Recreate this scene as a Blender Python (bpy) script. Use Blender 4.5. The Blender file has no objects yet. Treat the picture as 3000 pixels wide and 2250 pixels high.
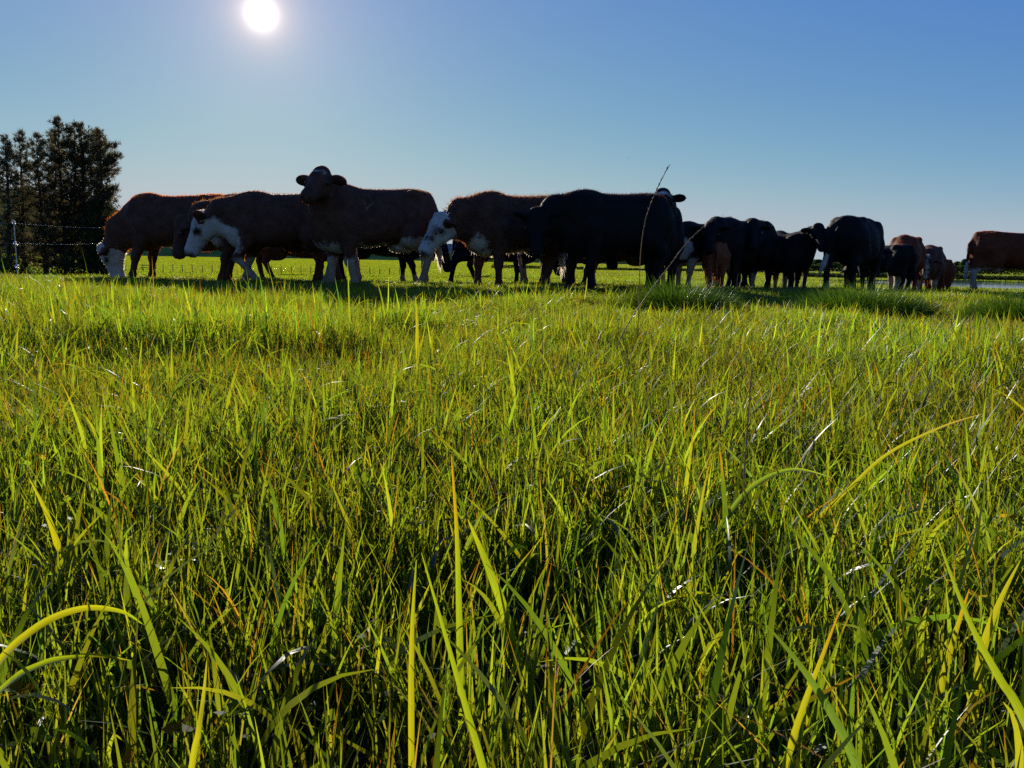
import bpy, math, random
import numpy as np
from mathutils import Matrix, Vector

# ------------------------------------------------------------------ camera
EYE = 0.42                       # metres above the turf: the photographer is kneeling
F_PX = 2254.0                    # focal length in pixels of the 3000 px wide photograph
PITCH, ROLL = math.radians(9.45), math.radians(1.0)
scene = bpy.context.scene
cam_data = bpy.data.cameras.new('camera')
cam_data.sensor_width = 36.0
cam_data.lens = 36.0 * F_PX / 3000.0
cam_data.clip_start, cam_data.clip_end = 0.02, 20000.0
cam = bpy.data.objects.new('camera', cam_data)
CAM_M = Matrix.Rotation(math.pi / 2 - PITCH, 4, 'X') @ Matrix.Rotation(ROLL, 4, 'Z')
cam.matrix_world = Matrix.Translation((0, 0, EYE)) @ CAM_M
scene.collection.objects.link(cam)
scene.camera = cam


def ray(px, py):
    """World direction seen at a position of the photograph."""
    return (CAM_M.to_3x3() @ Vector(((px - 1500) / F_PX, (1125 - py) / F_PX, -1.0))).normalized()


def horizon(px):
    return 750 + math.tan(ROLL) * (px - 1500)


def gx(px, d):
    """World x of a thing standing d metres ahead in column px."""
    r = ray(px, horizon(px))
    return r.x / r.y * d


def at(px, py, d):
    r = ray(px, py)
    return Vector((r.x / r.y * d, d, EYE + r.z / r.y * d))


# ------------------------------------------------------------------ sky, sun, exposure
SUN = ray(765, 40)
SUN_EL = math.asin(SUN.z)
SUN_AZ = math.atan2(SUN.x, SUN.y)          # clockwise from +Y
world = bpy.data.worlds.new('World')
scene.world = world
world.use_nodes = True
wn, wl = world.node_tree.nodes, world.node_tree.links
wn.clear()
w_out = wn.new('ShaderNodeOutputWorld')
w_bg = wn.new('ShaderNodeBackground')
w_sky = wn.new('ShaderNodeTexSky')
w_sky.sky_type = 'NISHITA'
w_sky.sun_disc = False
w_sky.sun_elevation = SUN_EL
w_sky.sun_rotation = SUN_AZ
w_sky.altitude = 0
w_sky.air_density = 0.75
w_sky.dust_density = 0.0
w_sky.ozone_density = 5.0
w_bg.inputs['Strength'].default_value = 0.10
# the camera's colour response to the sky, the same in every direction: out = gain * in ** power
w_sep, w_com = wn.new('ShaderNodeSeparateColor'), wn.new('ShaderNodeCombineColor')
wl.new(w_sky.outputs['Color'], w_sep.inputs[0])
for i, (gain, power) in enumerate(((1.20, 1.12), (0.69, 0.80), (0.78, 0.52))):
    pw = wn.new('ShaderNodeMath'); pw.operation = 'POWER'; pw.inputs[1].default_value = power
    ml = wn.new('ShaderNodeMath'); ml.operation = 'MULTIPLY'; ml.inputs[1].default_value = gain * 0.085 ** power / 0.10
    wl.new(w_sep.outputs[i], pw.inputs[0]); wl.new(pw.outputs[0], ml.inputs[0])
    sm = wn.new('ShaderNodeMath'); sm.operation = 'SMOOTH_MIN'
    sm.inputs[1].default_value, sm.inputs[2].default_value = (3.2, 3.8, 4.25)[i], 1.3
    wl.new(ml.outputs[0], sm.inputs[0]); wl.new(sm.outputs[0], w_com.inputs[i])
wl.new(w_com.outputs[0], w_bg.inputs['Color'])
# the sun's disc and the bright air round it, laid on the sky by direction
w_tc = wn.new('ShaderNodeTexCoord')
w_dot = wn.new('ShaderNodeVectorMath'); w_dot.operation = 'DOT_PRODUCT'
w_dot.inputs[1].default_value = SUN
wl.new(w_tc.outputs['Generated'], w_dot.inputs[0])
w_ac = wn.new('ShaderNodeMath'); w_ac.operation = 'ARCCOSINE'; w_ac.use_clamp = False
wl.new(w_dot.outputs['Value'], w_ac.inputs[0])


def w_glow(radius_deg, power, strength, colour):
    """strength * exp(-(angle / radius) ** power)"""
    a = wn.new('ShaderNodeMath'); a.operation = 'DIVIDE'; a.inputs[1].default_value = math.radians(radius_deg)
    wl.new(w_ac.outputs[0], a.inputs[0])
    b = wn.new('ShaderNodeMath'); b.operation = 'POWER'; b.inputs[1].default_value = power
    wl.new(a.outputs[0], b.inputs[0])
    c = wn.new('ShaderNodeMath'); c.operation = 'MULTIPLY'; c.inputs[1].default_value = -1
    wl.new(b.outputs[0], c.inputs[0])
    e = wn.new('ShaderNodeMath'); e.operation = 'EXPONENT'
    wl.new(c.outputs[0], e.inputs[0])
    m = wn.new('ShaderNodeMath'); m.operation = 'MULTIPLY'; m.inputs[1].default_value = strength
    wl.new(e.outputs[0], m.inputs[0])
    g = wn.new('ShaderNodeBackground'); g.inputs['Color'].default_value = (*colour, 1)
    wl.new(m.outputs[0], g.inputs['Strength'])
    return g


w_last = w_bg
for args in ((0.30, 1.0, 8.0, (1, .96, .88)), (1.9, 1.8, 0.26, (1, .55, .20)), (4.8, 1.1, 0.22, (1, .66, .38)), (19.0, 1.4, 0.095, (1, .72, .45))):
    g = w_glow(*args)
    add = wn.new('ShaderNodeAddShader')
    wl.new(w_last.outputs[0], add.inputs[0]); wl.new(g.outputs[0], add.inputs[1])
    w_last = add
wl.new(w_last.outputs[0], w_out.inputs['Surface'])

sun_data = bpy.data.lights.new('sun', 'SUN')
sun_data.energy = 5.0
sun_data.angle = math.radians(0.55)
sun_data.color = (1.0, 0.90, 0.74)
sun = bpy.data.objects.new('sun', sun_data)
sun.rotation_euler = SUN.to_track_quat('Z', 'Y').to_euler()
scene.collection.objects.link(sun)

scene.view_settings.view_transform = 'Standard'
scene.view_settings.look = 'None'
scene.view_settings.gamma = 1.0
scene.view_settings.exposure = 0.40
scene.view_settings.use_curve_mapping = False
scene.cycles.max_bounces = 8
scene.cycles.diffuse_bounces = 4
scene.cycles.glossy_bounces = 2
scene.cycles.transmission_bounces = 6
scene.cycles.transparent_max_bounces = 8
scene.cycles.use_denoising = False
scene.cycles.sample_clamp_indirect = 4.0
scene.cycles.caustics_reflective = False
scene.cycles.caustics_refractive = False

# ------------------------------------------------------------------ helpers
rng = np.random.default_rng(11)
random.seed(5)
COL = scene.collection


def tag(o, label=None, category=None, group=None, kind=None):
    for k, v in (('label', label), ('category', category), ('group', group), ('kind', kind)):
        if v:
            o[k] = v
    return o


def link(name, data, parent=None):
    o = bpy.data.objects.new(name, data)
    COL.objects.link(o)
    if parent is not None:
        o.parent = parent
    return o


def empty(name, loc, yaw=0.0, scale=1.0):
    o = link(name, None)
    o.location = loc
    o.rotation_euler = (0, 0, yaw)
    o.scale = (scale,) * 3
    o.empty_display_size = 0.2
    return o


def mesh_np(name, verts, faces, mat=None, smooth=False, point_col=None, point_float=None):
    """Mesh from numpy arrays; faces is an (n, k) array or a list of such arrays."""
    me = bpy.data.meshes.new(name)
    verts = np.asarray(verts, dtype=np.float32)
    fl = [np.asarray(f, dtype=np.int32) for f in (faces if isinstance(faces, list) else [faces]) if len(f)]
    n_loops = sum(f.size for f in fl)
    n_polys = sum(len(f) for f in fl)
    me.vertices.add(len(verts))
    me.vertices.foreach_set('co', verts.ravel())
    me.loops.add(n_loops)
    me.polygons.add(n_polys)
    me.loops.foreach_set('vertex_index', np.concatenate([f.ravel() for f in fl]))
    starts = np.concatenate([np.full(len(f), f.shape[1], dtype=np.int32) for f in fl])
    starts = np.concatenate([[0], np.cumsum(starts)[:-1]]).astype(np.int32)
    me.polygons.foreach_set('loop_start', starts)
    if smooth:
        me.polygons.foreach_set('use_smooth', np.ones(n_polys, dtype=bool))
    if point_col is not None:
        a = me.attributes.new('tint', 'FLOAT_COLOR', 'POINT')
        c = np.ones((len(verts), 4), dtype=np.float32)
        c[:, :3] = point_col
        a.data.foreach_set('color', c.ravel())
    for k, v in (point_float or {}).items():
        a = me.attributes.new(k, 'FLOAT', 'POINT')
        a.data.foreach_set('value', np.asarray(v, dtype=np.float32))
    me.update(calc_edges=True)
    me.validate()
    if mat:
        me.materials.append(mat)
    return me


class Nodes:
    """Small builder for node materials."""

    def __init__(self, name):
        self.m = bpy.data.materials.new(name)
        self.m.use_nodes = True
        self.t = self.m.node_tree
        self.t.nodes.clear()
        self.out = self.t.nodes.new('ShaderNodeOutputMaterial')

    def n(self, kind, props=None, **inputs):
        x = self.t.nodes.new('ShaderNode' + kind)
        for k, v in (props or {}).items():
            setattr(x, k, v)
        for k, v in inputs.items():
            self.put(x, k.replace('_', ' '), v)
        return x

    def put(self, node, key, v):
        s = node.inputs[int(key[1:])] if key[0] == 'i' and key[1:].isdigit() else node.inputs[key]
        if hasattr(v, 'links') or hasattr(v, 'is_linked'):
            self.t.links.new(v, s)
        else:
            s.default_value = v

    def mix(self, a, b, f, kind='MIX'):
        x = self.t.nodes.new('ShaderNodeMix')
        x.data_type = 'RGBA'
        x.blend_type = kind
        for i, v in ((0, f), (6, a), (7, b)):
            if hasattr(v, 'is_linked'):
                self.t.links.new(v, x.inputs[i])
            else:
                x.inputs[i].default_value = v if i == 0 or len(v) == 4 else (*v, 1)
        return x.outputs[2]

    def math(self, op, a, b=0.0, c=0.0):
        x = self.t.nodes.new('ShaderNodeMath')
        x.operation = op
        for i, v in enumerate((a, b, c)):
            if hasattr(v, 'is_linked'):
                self.t.links.new(v, x.inputs[i])
            else:
                x.inputs[i].default_value = v
        return x.outputs[0]

    def ramp(self, f, stops):
        x = self.t.nodes.new('ShaderNodeValToRGB')
        e = x.color_ramp.elements
        while len(e) < len(stops):
            e.new(0.5)
        for s, (p, c) in zip(e, stops):
            s.position = p
            s.color = (*c, 1) if len(c) == 3 else c
        self.t.links.new(f, x.inputs[0])
        return x.outputs[0]

    def done(self, shader, disp=None):
        self.t.links.new(shader, self.out.inputs['Surface'])
        return self.m


def rgb(*c):
    return (*c, 1.0)


def leaf_material(name, diffuse, trans, gloss=0.35, rough=0.32, vary=0.12, tinted=True, amount=0.6):
    """Thin leaf: reflects a little, lets much light through, has a waxy sheen."""
    k = Nodes(name)
    oi = k.n('ObjectInfo')
    geo = k.n('NewGeometry')
    noise = k.n('TexNoise', Scale=0.9, Detail=2.0)
    k.put(noise, 'Vector', geo.outputs['Position'])
    v = k.math('ADD', k.math('MULTIPLY', k.math('SUBTRACT', oi.outputs['Random'], 0.5), vary * 1.2),
               k.math('MULTIPLY', k.math('SUBTRACT', noise.outputs['Fac'], 0.5), vary * 3.0))
    if tinted:
        at_ = k.n('Attribute', {'attribute_name': 'tint'})
        base = at_.outputs['Color']
    else:
        base = k.n('RGB').outputs[0]
        base.node.outputs[0].default_value = (1, 1, 1, 1)
    hsv = k.n('HueSaturation')
    k.put(hsv, 'Color', base)
    k.put(hsv, 'Hue', k.math('ADD', 0.5, k.math('MULTIPLY', v, 0.10)))
    k.put(hsv, 'Value', k.math('ADD', 1.0, v))
    dcol = k.mix(hsv.outputs[0], diffuse, 1.0, 'MULTIPLY')
    tcol = k.mix(hsv.outputs[0], trans, 1.0, 'MULTIPLY')
    d = k.n('BsdfDiffuse', Color=dcol)
    t = k.n('BsdfTranslucent', Color=tcol)
    mx = k.n('MixShader', Fac=amount)
    k.t.links.new(d.outputs[0], mx.inputs[1]); k.t.links.new(t.outputs[0], mx.inputs[2])
    gl = k.n('BsdfGlossy', Color=rgb(0.9, 0.95, 1.0), Roughness=rough)
    fr = k.n('Fresnel', IOR=1.38)
    m2 = k.n('MixShader', Fac=k.math('MULTIPLY', fr.outputs[0], gloss))
    k.t.links.new(mx.outputs[0], m2.inputs[1]); k.t.links.new(gl.outputs[0], m2.inputs[2])
    return k.done(m2.outputs[0])


def plain(name, colour, rough=0.8, spec=0.3, noise_scale=8.0, noise_amt=0.25, bump=0.0, metallic=0.0):
    k = Nodes(name)
    tc = k.n('TexCoord')
    nz = k.n('TexNoise', Scale=noise_scale, Detail=5.0, Roughness=0.6)
    k.put(nz, 'Vector', tc.outputs['Object'])
    dark = tuple(c * (1 - noise_amt) for c in colour)
    lite = tuple(min(1, c * (1 + noise_amt)) for c in colour)
    col = k.ramp(nz.outputs['Fac'], ((0.3, dark), (0.7, lite)))
    if spec == 0:                                   # matt ground: no sheen at grazing angles
        p = k.n('BsdfDiffuse', Roughness=1.0)
        k.put(p, 'Color', col)
    else:
        p = k.n('BsdfPrincipled', Roughness=rough, Metallic=metallic)
        k.put(p, 'Specular IOR Level', spec)
        k.put(p, 'Base Color', col)
    if bump:
        b = k.n('Bump', Strength=bump, Distance=0.02)
        k.put(b, 'Height', nz.outputs['Fac'])
        k.put(p, 'Normal', b.outputs[0])
    return k.done(p.outputs[0])

# ------------------------------------------------------------------ the lie of the land
def smooth01(a, b, x):
    t = np.clip((x - a) / (b - a), 0, 1)
    return t * t * (3 - 2 * t)


POND_Z = -3.35


def pond_value(x, y):
    return (np.abs((x - 186) / 118.0) ** 3 + np.abs((y - 140 - 3 * np.sin(x * .05)) / 34.0) ** 3) ** (1 / 3)


def ground_z(x, y):
    x = np.asarray(x, dtype=float); y = np.asarray(y, dtype=float)
    raw = 0.004 * (np.clip(y, 8, 23) - 8) ** 2 + 0.12 * np.clip(y - 23, 0, None)
    z = -3.2 * (1 - np.exp(-raw / 3.2))
    near = 1 - smooth01(15, 60, np.hypot(x, y))
    z = z + near * (0.020 * np.sin(x * 1.3 + 0.7) * np.cos(y * 1.1) + 0.014 * np.sin(x * 2.9 - y * 2.1))
    z = z - 1.2 * (1 - smooth01(0.90, 1.05, pond_value(x, y)))
    far = smooth01(300, 1200, np.hypot(x, y))
    z = z + far * 0.6 * np.sin(x * .004) * np.cos(y * .005)
    return z


def gz(x, y):
    return float(ground_z(x, y))


k = Nodes('turf_soil')
geo = k.n('NewGeometry')
sep = k.n('SeparateXYZ'); k.put(sep, 'Vector', geo.outputs['Position'])
n1 = k.n('TexNoise', Scale=1.4, Detail=6.0, Roughness=0.65); k.put(n1, 'Vector', geo.outputs['Position'])
n2 = k.n('TexNoise', Scale=0.035, Detail=6.0, Roughness=0.6); k.put(n2, 'Vector', geo.outputs['Position'])
soil = k.ramp(n1.outputs['Fac'], ((0.32, (0.022, 0.020, 0.010)), (0.6, (0.045, 0.050, 0.016)), (0.75, (0.07, 0.055, 0.025))))
grass = k.ramp(n2.outputs['Fac'], ((0.35, (0.075, 0.110, 0.022)), (0.55, (0.10, 0.125, 0.024)), (0.7, (0.12, 0.13, 0.035))))
fy = k.math('MULTIPLY', k.math('SUBTRACT', sep.outputs['Y'], 40.0), 1 / 60.0)
fy.node.use_clamp = True
p = k.n('BsdfDiffuse', Roughness=1.0)
k.put(p, 'Color', k.mix(soil, grass, fy))
b = k.n('Bump', Strength=0.5, Distance=0.05); k.put(b, 'Height', n1.outputs['Fac']); k.put(p, 'Normal', b.outputs[0])
M_GROUND = k.done(p.outputs[0])

ang = np.concatenate([np.radians(np.arange(-60, 60, 1.0)), np.radians(np.arange(60, 300, 8.0))])
rad = np.concatenate([[0.02, .15, .3], np.arange(0.5, 30, 0.5), np.arange(30, 100, 3.0), np.arange(100, 300, 4.0), np.geomspace(300, 9000, 34)])
A, R = np.meshgrid(ang, rad)
gxs, gys = np.sin(A) * R, np.cos(A) * R
gv = np.stack([gxs, gys, ground_z(gxs, gys)], -1).reshape(-1, 3)
nr, na = len(rad), len(ang)
I, J = np.meshgrid(np.arange(nr - 1), np.arange(na), indexing='ij')
J2 = (J + 1) % na
quads = np.stack([I * na + J, I * na + J2, (I + 1) * na + J2, (I + 1) * na + J], -1).reshape(-1, 4)[:, ::-1]
hub = len(gv)
gv = np.vstack([gv, [[0, 0, gz(0, 0)]]])
fan = np.stack([np.full(na, hub), (np.arange(na) + 1) % na, np.arange(na)], -1)
tag(link('pasture_ground', mesh_np('pasture_ground', gv, [quads, fan], M_GROUND, True)), kind='structure')

# the pond beyond the bank
k = Nodes('pond_water')
nz = k.n('TexNoise', Scale=2.2, Detail=3.0)
geo = k.n('NewGeometry'); k.put(nz, 'Vector', geo.outputs['Position'])
b = k.n('Bump', Strength=0.12, Distance=0.03); k.put(b, 'Height', nz.outputs['Fac'])
p = k.n('BsdfPrincipled', Roughness=0.08, IOR=1.33)
k.put(p, 'Base Color', rgb(0.03, 0.045, 0.05)); k.put(p, 'Normal', b.outputs[0])
M_WATER = k.done(p.outputs[0])
th = np.linspace(0, 2 * np.pi, 96, endpoint=False)
sup = lambda c: np.sign(c) * np.abs(c) ** (2 / 3)
wv = np.stack([186 + 122 * sup(np.cos(th)), 140 + 36 * sup(np.sin(th)), np.full(96, POND_Z)], -1)
tag(link('pond_water', mesh_np('pond_water', wv, np.arange(96)[None, :], M_WATER)), kind='structure')


def ridge(name, d0, d1, profile, mat, seg=90):
    """Hill whose crest, seen from the paddock, runs through (column, metres above the plain) points."""
    pxs = np.linspace(profile[0][0], profile[-1][0], seg)
    hs = np.interp(pxs, [q[0] for q in profile], [q[1] for q in profile])
    ts = np.linspace(0, 1, 14)
    V = []
    for i, (px, h) in enumerate(zip(pxs, hs)):
        for t in ts:
            d = d0 + (d1 - d0) * t
            bump = math.sin(math.pi * t) ** 1.2
            nzv = 1 + 0.05 * math.sin(i * .31 + t * 5) + 0.03 * math.sin(i * .83)
            V.append((gx(px, d), d, -4.0 + (h + 4) * bump * nzv))
    n = len(ts)
    Fq = [(i * n + j, (i + 1) * n + j, (i + 1) * n + j + 1, i * n + j + 1) for i in range(seg - 1) for j in range(n - 1)]
    return tag(link(name, mesh_np(name, V, np.array(Fq), mat, True)), kind='structure')


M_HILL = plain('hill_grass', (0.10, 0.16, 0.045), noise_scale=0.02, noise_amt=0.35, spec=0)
M_FARHILL = plain('far_hill_haze_tint', (0.16, 0.19, 0.20), noise_scale=0.004, noise_amt=0.25, spec=0)  # blue-grey of distant haze painted into the hills' base colour
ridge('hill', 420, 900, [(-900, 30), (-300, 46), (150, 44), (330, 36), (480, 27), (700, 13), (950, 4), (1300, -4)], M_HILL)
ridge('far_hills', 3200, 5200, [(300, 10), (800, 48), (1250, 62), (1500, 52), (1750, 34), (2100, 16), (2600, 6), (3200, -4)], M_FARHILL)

# ------------------------------------------------------------------ cattle
def polyval_smooth(xs, ys, q):
    m = np.gradient(ys, xs)
    i = np.clip(np.searchsorted(xs, q) - 1, 0, len(xs) - 2)
    h = xs[i + 1] - xs[i]
    t = np.clip((q - xs[i]) / h, 0, 1)
    return ((2 * t**3 - 3 * t**2 + 1) * ys[i] + (t**3 - 2 * t**2 + t) * h * m[i]
            + (-2 * t**3 + 3 * t**2) * ys[i + 1] + (t**3 - t**2) * h * m[i + 1])


# side outline of the trunk at 1.30 m withers: x, top, bottom, half width
TRUNK = np.array([
    (-0.84, 1.03, 0.90, 0.04), (-0.80, 1.18, 0.78, 0.13), (-0.70, 1.265, 0.67, 0.225), (-0.52, 1.298, 0.60, 0.275),
    (-0.28, 1.280, 0.605, 0.290), (0.0, 1.262, 0.550, 0.318), (0.24, 1.258, 0.530, 0.305), (0.45, 1.262, 0.535, 0.262),
    (0.60, 1.235, 0.515, 0.225), (0.74, 1.15, 0.58, 0.175), (0.83, 1.04, 0.69, 0.10), (0.86, 0.95, 0.82, 0.04)])


def sd_trunk(P, fat, deep):
    x = P[:, 0]
    top = polyval_smooth(TRUNK[:, 0], TRUNK[:, 1], x)
    bot = polyval_smooth(TRUNK[:, 0], TRUNK[:, 2], x) - deep * np.exp(-((x - 0.05) / 0.45) ** 2)
    hw = np.maximum(polyval_smooth(TRUNK[:, 0], TRUNK[:, 3], x) * fat, 0.02)
    a = np.maximum((top - bot) / 2, 0.03)
    c = (top + bot) / 2
    v = (P[:, 2] - c) / a
    hw = hw * (1 + 0.10 * np.clip(-v, -1, 1))           # widest a little below the middle
    nrm = (np.abs(P[:, 1] / hw) ** 2.3 + np.abs(v) ** 2.3) ** (1 / 2.3)
    d = (nrm - 1) * np.minimum(a, hw)
    e = np.maximum(np.maximum(-0.84 - x, x - 0.86), 0)
    return np.sqrt(np.maximum(d, 0) ** 2 + e ** 2) + np.minimum(d, 0)


def sd_cone(P, a, b, ra, rb):
    ab = b - a
    t = np.clip((P - a) @ ab / (ab @ ab), 0, 1)
    return np.linalg.norm(P - a - t[:, None] * ab, axis=1) - (ra + (rb - ra) * t)


def sd_ell(P, c, Rm, r):
    q = (P - c) @ Rm                    # columns of Rm are the axes
    k0 = np.linalg.norm(q / r, axis=1)
    k1 = np.linalg.norm(q / (r * r), axis=1) + 1e-9
    return np.where(k0 < 1e-6, -r.min(), k0 * (k0 - 1) / k1)


V3 = lambda *a: np.array(a, dtype=float)


def frame(pitch, yaw, roll=0.0):
    f = V3(math.cos(pitch) * math.cos(yaw), math.cos(pitch) * math.sin(yaw), math.sin(pitch))
    s = V3(-math.sin(yaw), math.cos(yaw), 0)
    u = np.cross(f, s)
    s, u = s * math.cos(roll) + u * math.sin(roll), u * math.cos(roll) - s * math.sin(roll)
    return f, s, u


def surface_nets(F, origin, h):
    S = F < 0
    c = [S[i:S.shape[0] - 1 + i, j:S.shape[1] - 1 + j, l:S.shape[2] - 1 + l] for i in (0, 1) for j in (0, 1) for l in (0, 1)]
    cnt = sum(x.astype(np.int8) for x in c)
    act = (cnt > 0) & (cnt < 8)
    idx = np.argwhere(act)
    vid = -np.ones(act.shape, dtype=np.int64)
    vid[act] = np.arange(len(idx))
    off = np.array([(i, j, l) for i in (0, 1) for j in (0, 1) for l in (0, 1)])
    val = np.stack([F[idx[:, 0] + o[0], idx[:, 1] + o[1], idx[:, 2] + o[2]] for o in off], 1)
    acc = np.zeros((len(idx), 3)); n = np.zeros(len(idx))
    for a in range(8):
        for b_ in range(a + 1, 8):
            if np.abs(off[a] - off[b_]).sum() != 1:
                continue
            fa, fb = val[:, a], val[:, b_]
            m = (fa < 0) != (fb < 0)
            t = np.where(m, fa / np.where(m, fa - fb, 1), 0)
            acc += np.where(m[:, None], off[a] + t[:, None] * (off[b_] - off[a]), 0)
            n += m
    verts = origin + h * (idx + acc / n[:, None])
    faces = []
    for ax in range(3):
        o1, o2 = [i for i in range(3) if i != ax]
        sl0 = [slice(1, -1)] * 3; sl0[ax] = slice(0, -1)
        sl1 = [slice(1, -1)] * 3; sl1[ax] = slice(1, None)
        s0, s1 = S[tuple(sl0)], S[tuple(sl1)]
        e = np.argwhere(s0 != s1)
        inside = s0[s0 != s1]
        e[:, o1] += 1; e[:, o2] += 1
        q = []
        for d1, d2 in ((0, 0), (-1, 0), (-1, -1), (0, -1)):
            ee = e.copy(); ee[:, o1] += d1; ee[:, o2] += d2
            q.append(vid[ee[:, 0], ee[:, 1], ee[:, 2]])
        q = np.stack(q, 1)
        flip = inside if ax != 1 else ~inside
        q[~flip] = q[~flip][:, ::-1]
        faces.append(q)
    return verts, np.vstack(faces)


FORE = {'stand': ((.475, .36), (.465, .11), (.49, .03)), 'fwd': ((.62, .37), (.68, .12), (.71, .03)),
        'back': ((.40, .37), (.27, .13), (.28, .03)), 'lift': ((.68, .38), (.50, .16), (.44, .09)),
        'slight': ((.53, .36), (.55, .11), (.58, .03)), 'under': ((.45, .36), (.38, .11), (.40, .03))}
HIND = {'stand': ((-.73, .46), (-.675, .12), (-.64, .03)), 'fwd': ((-.52, .45), (-.38, .12), (-.34, .03)),
        'back': ((-.86, .47), (-.93, .13), (-.90, .03)), 'slight': ((-.66, .45), (-.57, .12), (-.53, .03)),
        'wide': ((-.79, .47), (-.79, .12), (-.76, .03))}


def cow_prims(c):
    P = []                                # (group, function, lo, hi, k)

    def cone(g, a, b, ra, rb, k=0.05):
        a, b = V3(*a), V3(*b)
        m = max(ra, rb)
        P.append((g, lambda Q: sd_cone(Q, a, b, ra, rb), np.minimum(a, b) - m, np.maximum(a, b) + m, k))

    def ell(g, ctr, r, Rm=None, k=0.05):
        ctr, r = V3(*ctr), V3(*r)
        Rm_ = np.eye(3) if Rm is None else Rm
        P.append((g, lambda Q: sd_ell(Q, ctr, Rm_, r), ctr - r.max(), ctr + r.max(), k))

    fat, deep = c.get('fat', 1.0), c.get('deep', 0.0)
    P.append(('trunk', lambda Q: sd_trunk(Q, fat, deep), V3(-.9, -.44 * fat, .36 - deep), V3(.92, .42 * fat, 1.36), 0.02))
    for s in (-1, 1):
        ell('trunk', (.50, s * .185 * fat, .93), (.20, .10, .31), k=.06)
        ell('trunk', (-.56, s * .16 * fat, .98), (.23, .13, .27), k=.06)
        ell('trunk', (-.43, s * .20 * fat, 1.215), (.09, .06, .06), k=.06)
    ell('trunk', (.45, 0, 1.205), (.22, .10, .07), k=.06)
    cone('trunk', (.70, 0, .62), (.50, 0, .58), .12, .12, .08)
    ell('trunk', (-.36, 0, .55), (.20, .12, .08), k=.06)
    # neck and head
    npit, nyaw = math.radians(c.get('neck', (10, 0))[0]), math.radians(c.get('neck', (10, 0))[1])
    hp, hy = math.radians(c.get('head', (-60, 0))[0]), math.radians(c.get('head', (-60, 0))[1])
    hr = math.radians(c['head'][2]) if len(c.get('head', ())) > 2 else 0.0
    nl, hs = c.get('neck_len', 0.62), c.get('head_scale', 1.15)
    base = V3(.66, 0, 1.04)
    nf, ns, nu = frame(npit, nyaw)
    poll = base + nl * nf
    f, s, u = frame(hp, hy, hr)
    H = lambda a, b_, d: poll + hs * (a * f + b_ * s + d * u)
    mid = base + nl * 0.5 * V3(math.cos(npit) * math.cos(nyaw * .6), math.cos(npit) * math.sin(nyaw * .6), math.sin(npit))
    hd = H(.09, 0, -.075)
    cone('neck', (.52, 0, 1.02), mid, .215, .155, .10)
    cone('neck', mid, hd, .155, .110 * hs, .08)
    cone('neck', (.42, 0, 1.13), mid + V3(0, 0, .05), .12, .13, .10)
    cone('neck', (.72, 0, .76), (hd + mid) / 2 - V3(0, 0, .07), .17, .115, .10)
    cone('neck', mid - V3(.02, 0, .12), H(.13, 0, -.16), .115, .075, .08)
    B = np.stack([f, s, u], 1)
    ell('head', H(.085, 0, -.055), V3(.135, .112, .105) * hs, B, .05)
    cone('head', H(.10, 0, -.055), H(.40, 0, -.065), .095 * hs, .064 * hs, .04)
    cone('head', H(.13, 0, -.15), H(.40, 0, -.105), .075 * hs, .050 * hs, .05)
    for q in (-1, 1):
        ell('head', H(.13, q * .062, -.125), V3(.11, .05, .09) * hs, B, .04)
        ell('head', H(.165, q * .092, -.035), V3(.05, .03, .035) * hs, B, .03)
        # ears: flat leaves, out to the side
        droop, fwd = c.get('ear', (-8, 10))
        ed, es, eu = frame(math.radians(droop), math.radians(fwd))
        out = (q * (ed[0] * s) + ed[1] * f + ed[2] * u); out /= np.linalg.norm(out)
        nrm_ = f * .80 + u * -.35 + q * s * .1; nrm_ -= out * (nrm_ @ out); nrm_ /= np.linalg.norm(nrm_)
        E = np.stack([out, np.cross(nrm_, out), nrm_], 1)
        e0 = H(.050, q * .096, -.052)
        cone('ear', e0, e0 + hs * out * .05, .034 * hs, .034 * hs, .02)
        ell('ear', e0 + hs * out * .098, V3(.090, .074, .028) * hs, E, .02)
    ell('head', H(.425, 0, -.085), V3(.062, .080, .070) * hs, B, .03)
    ell('head', H(.40, 0, -.135), V3(.06, .055, .035) * hs, B, .03)
    ell('head', H(.005, 0, .000), V3(.06, .082, .064) * hs, B, .06)
    for q in (-1, 1):
        P.append(('cut', (lambda Q, q=q: sd_ell(Q, V3(-.27, q * .385 * fat, 1.10), np.eye(3), V3(.14, .13, .10))), V3(-.45, q * .4 - .2, .95), V3(-.1, q * .4 + .2, 1.25), .06))
        P.append(('cut', (lambda Q, q=q: sd_ell(Q, V3(.30, q * .40 * fat, .98), np.eye(3), V3(.05, .10, .24))), V3(.2, q * .4 - .2, .7), V3(.4, q * .4 + .2, 1.25), .07))
    # legs
    lf = c.get('legs', ('stand', 'slight', 'stand', 'slight'))       # fore left, fore right, hind left, hind right
    for q, key in ((1, lf[0]), (-1, lf[1])):
        (kx, kz), (fx, fz), (hx, hz) = FORE[key]
        y = q * .185 * fat
        cone('fore', (.50, y * .95, .82), (.47 + .3 * (kx - .475), y, .62), .15, .104, .06)
        cone('fore', (.47 + .3 * (kx - .475), y, .62), (kx, y * .93, kz), .104, .059, .04)
        ell('fore', (kx + .008, y * .93, kz), (.060, .055, .070), k=.03)
        cone('fore', (kx, y * .93, kz), (fx, y * .9, fz), .049, .043, .03)
        ell('fore', (fx, y * .9, fz), (.052, .050, .048), k=.03)
        cone('hoof', (fx, y * .9, fz), (hx, y * .9, hz), .044, .054, .02)
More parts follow.
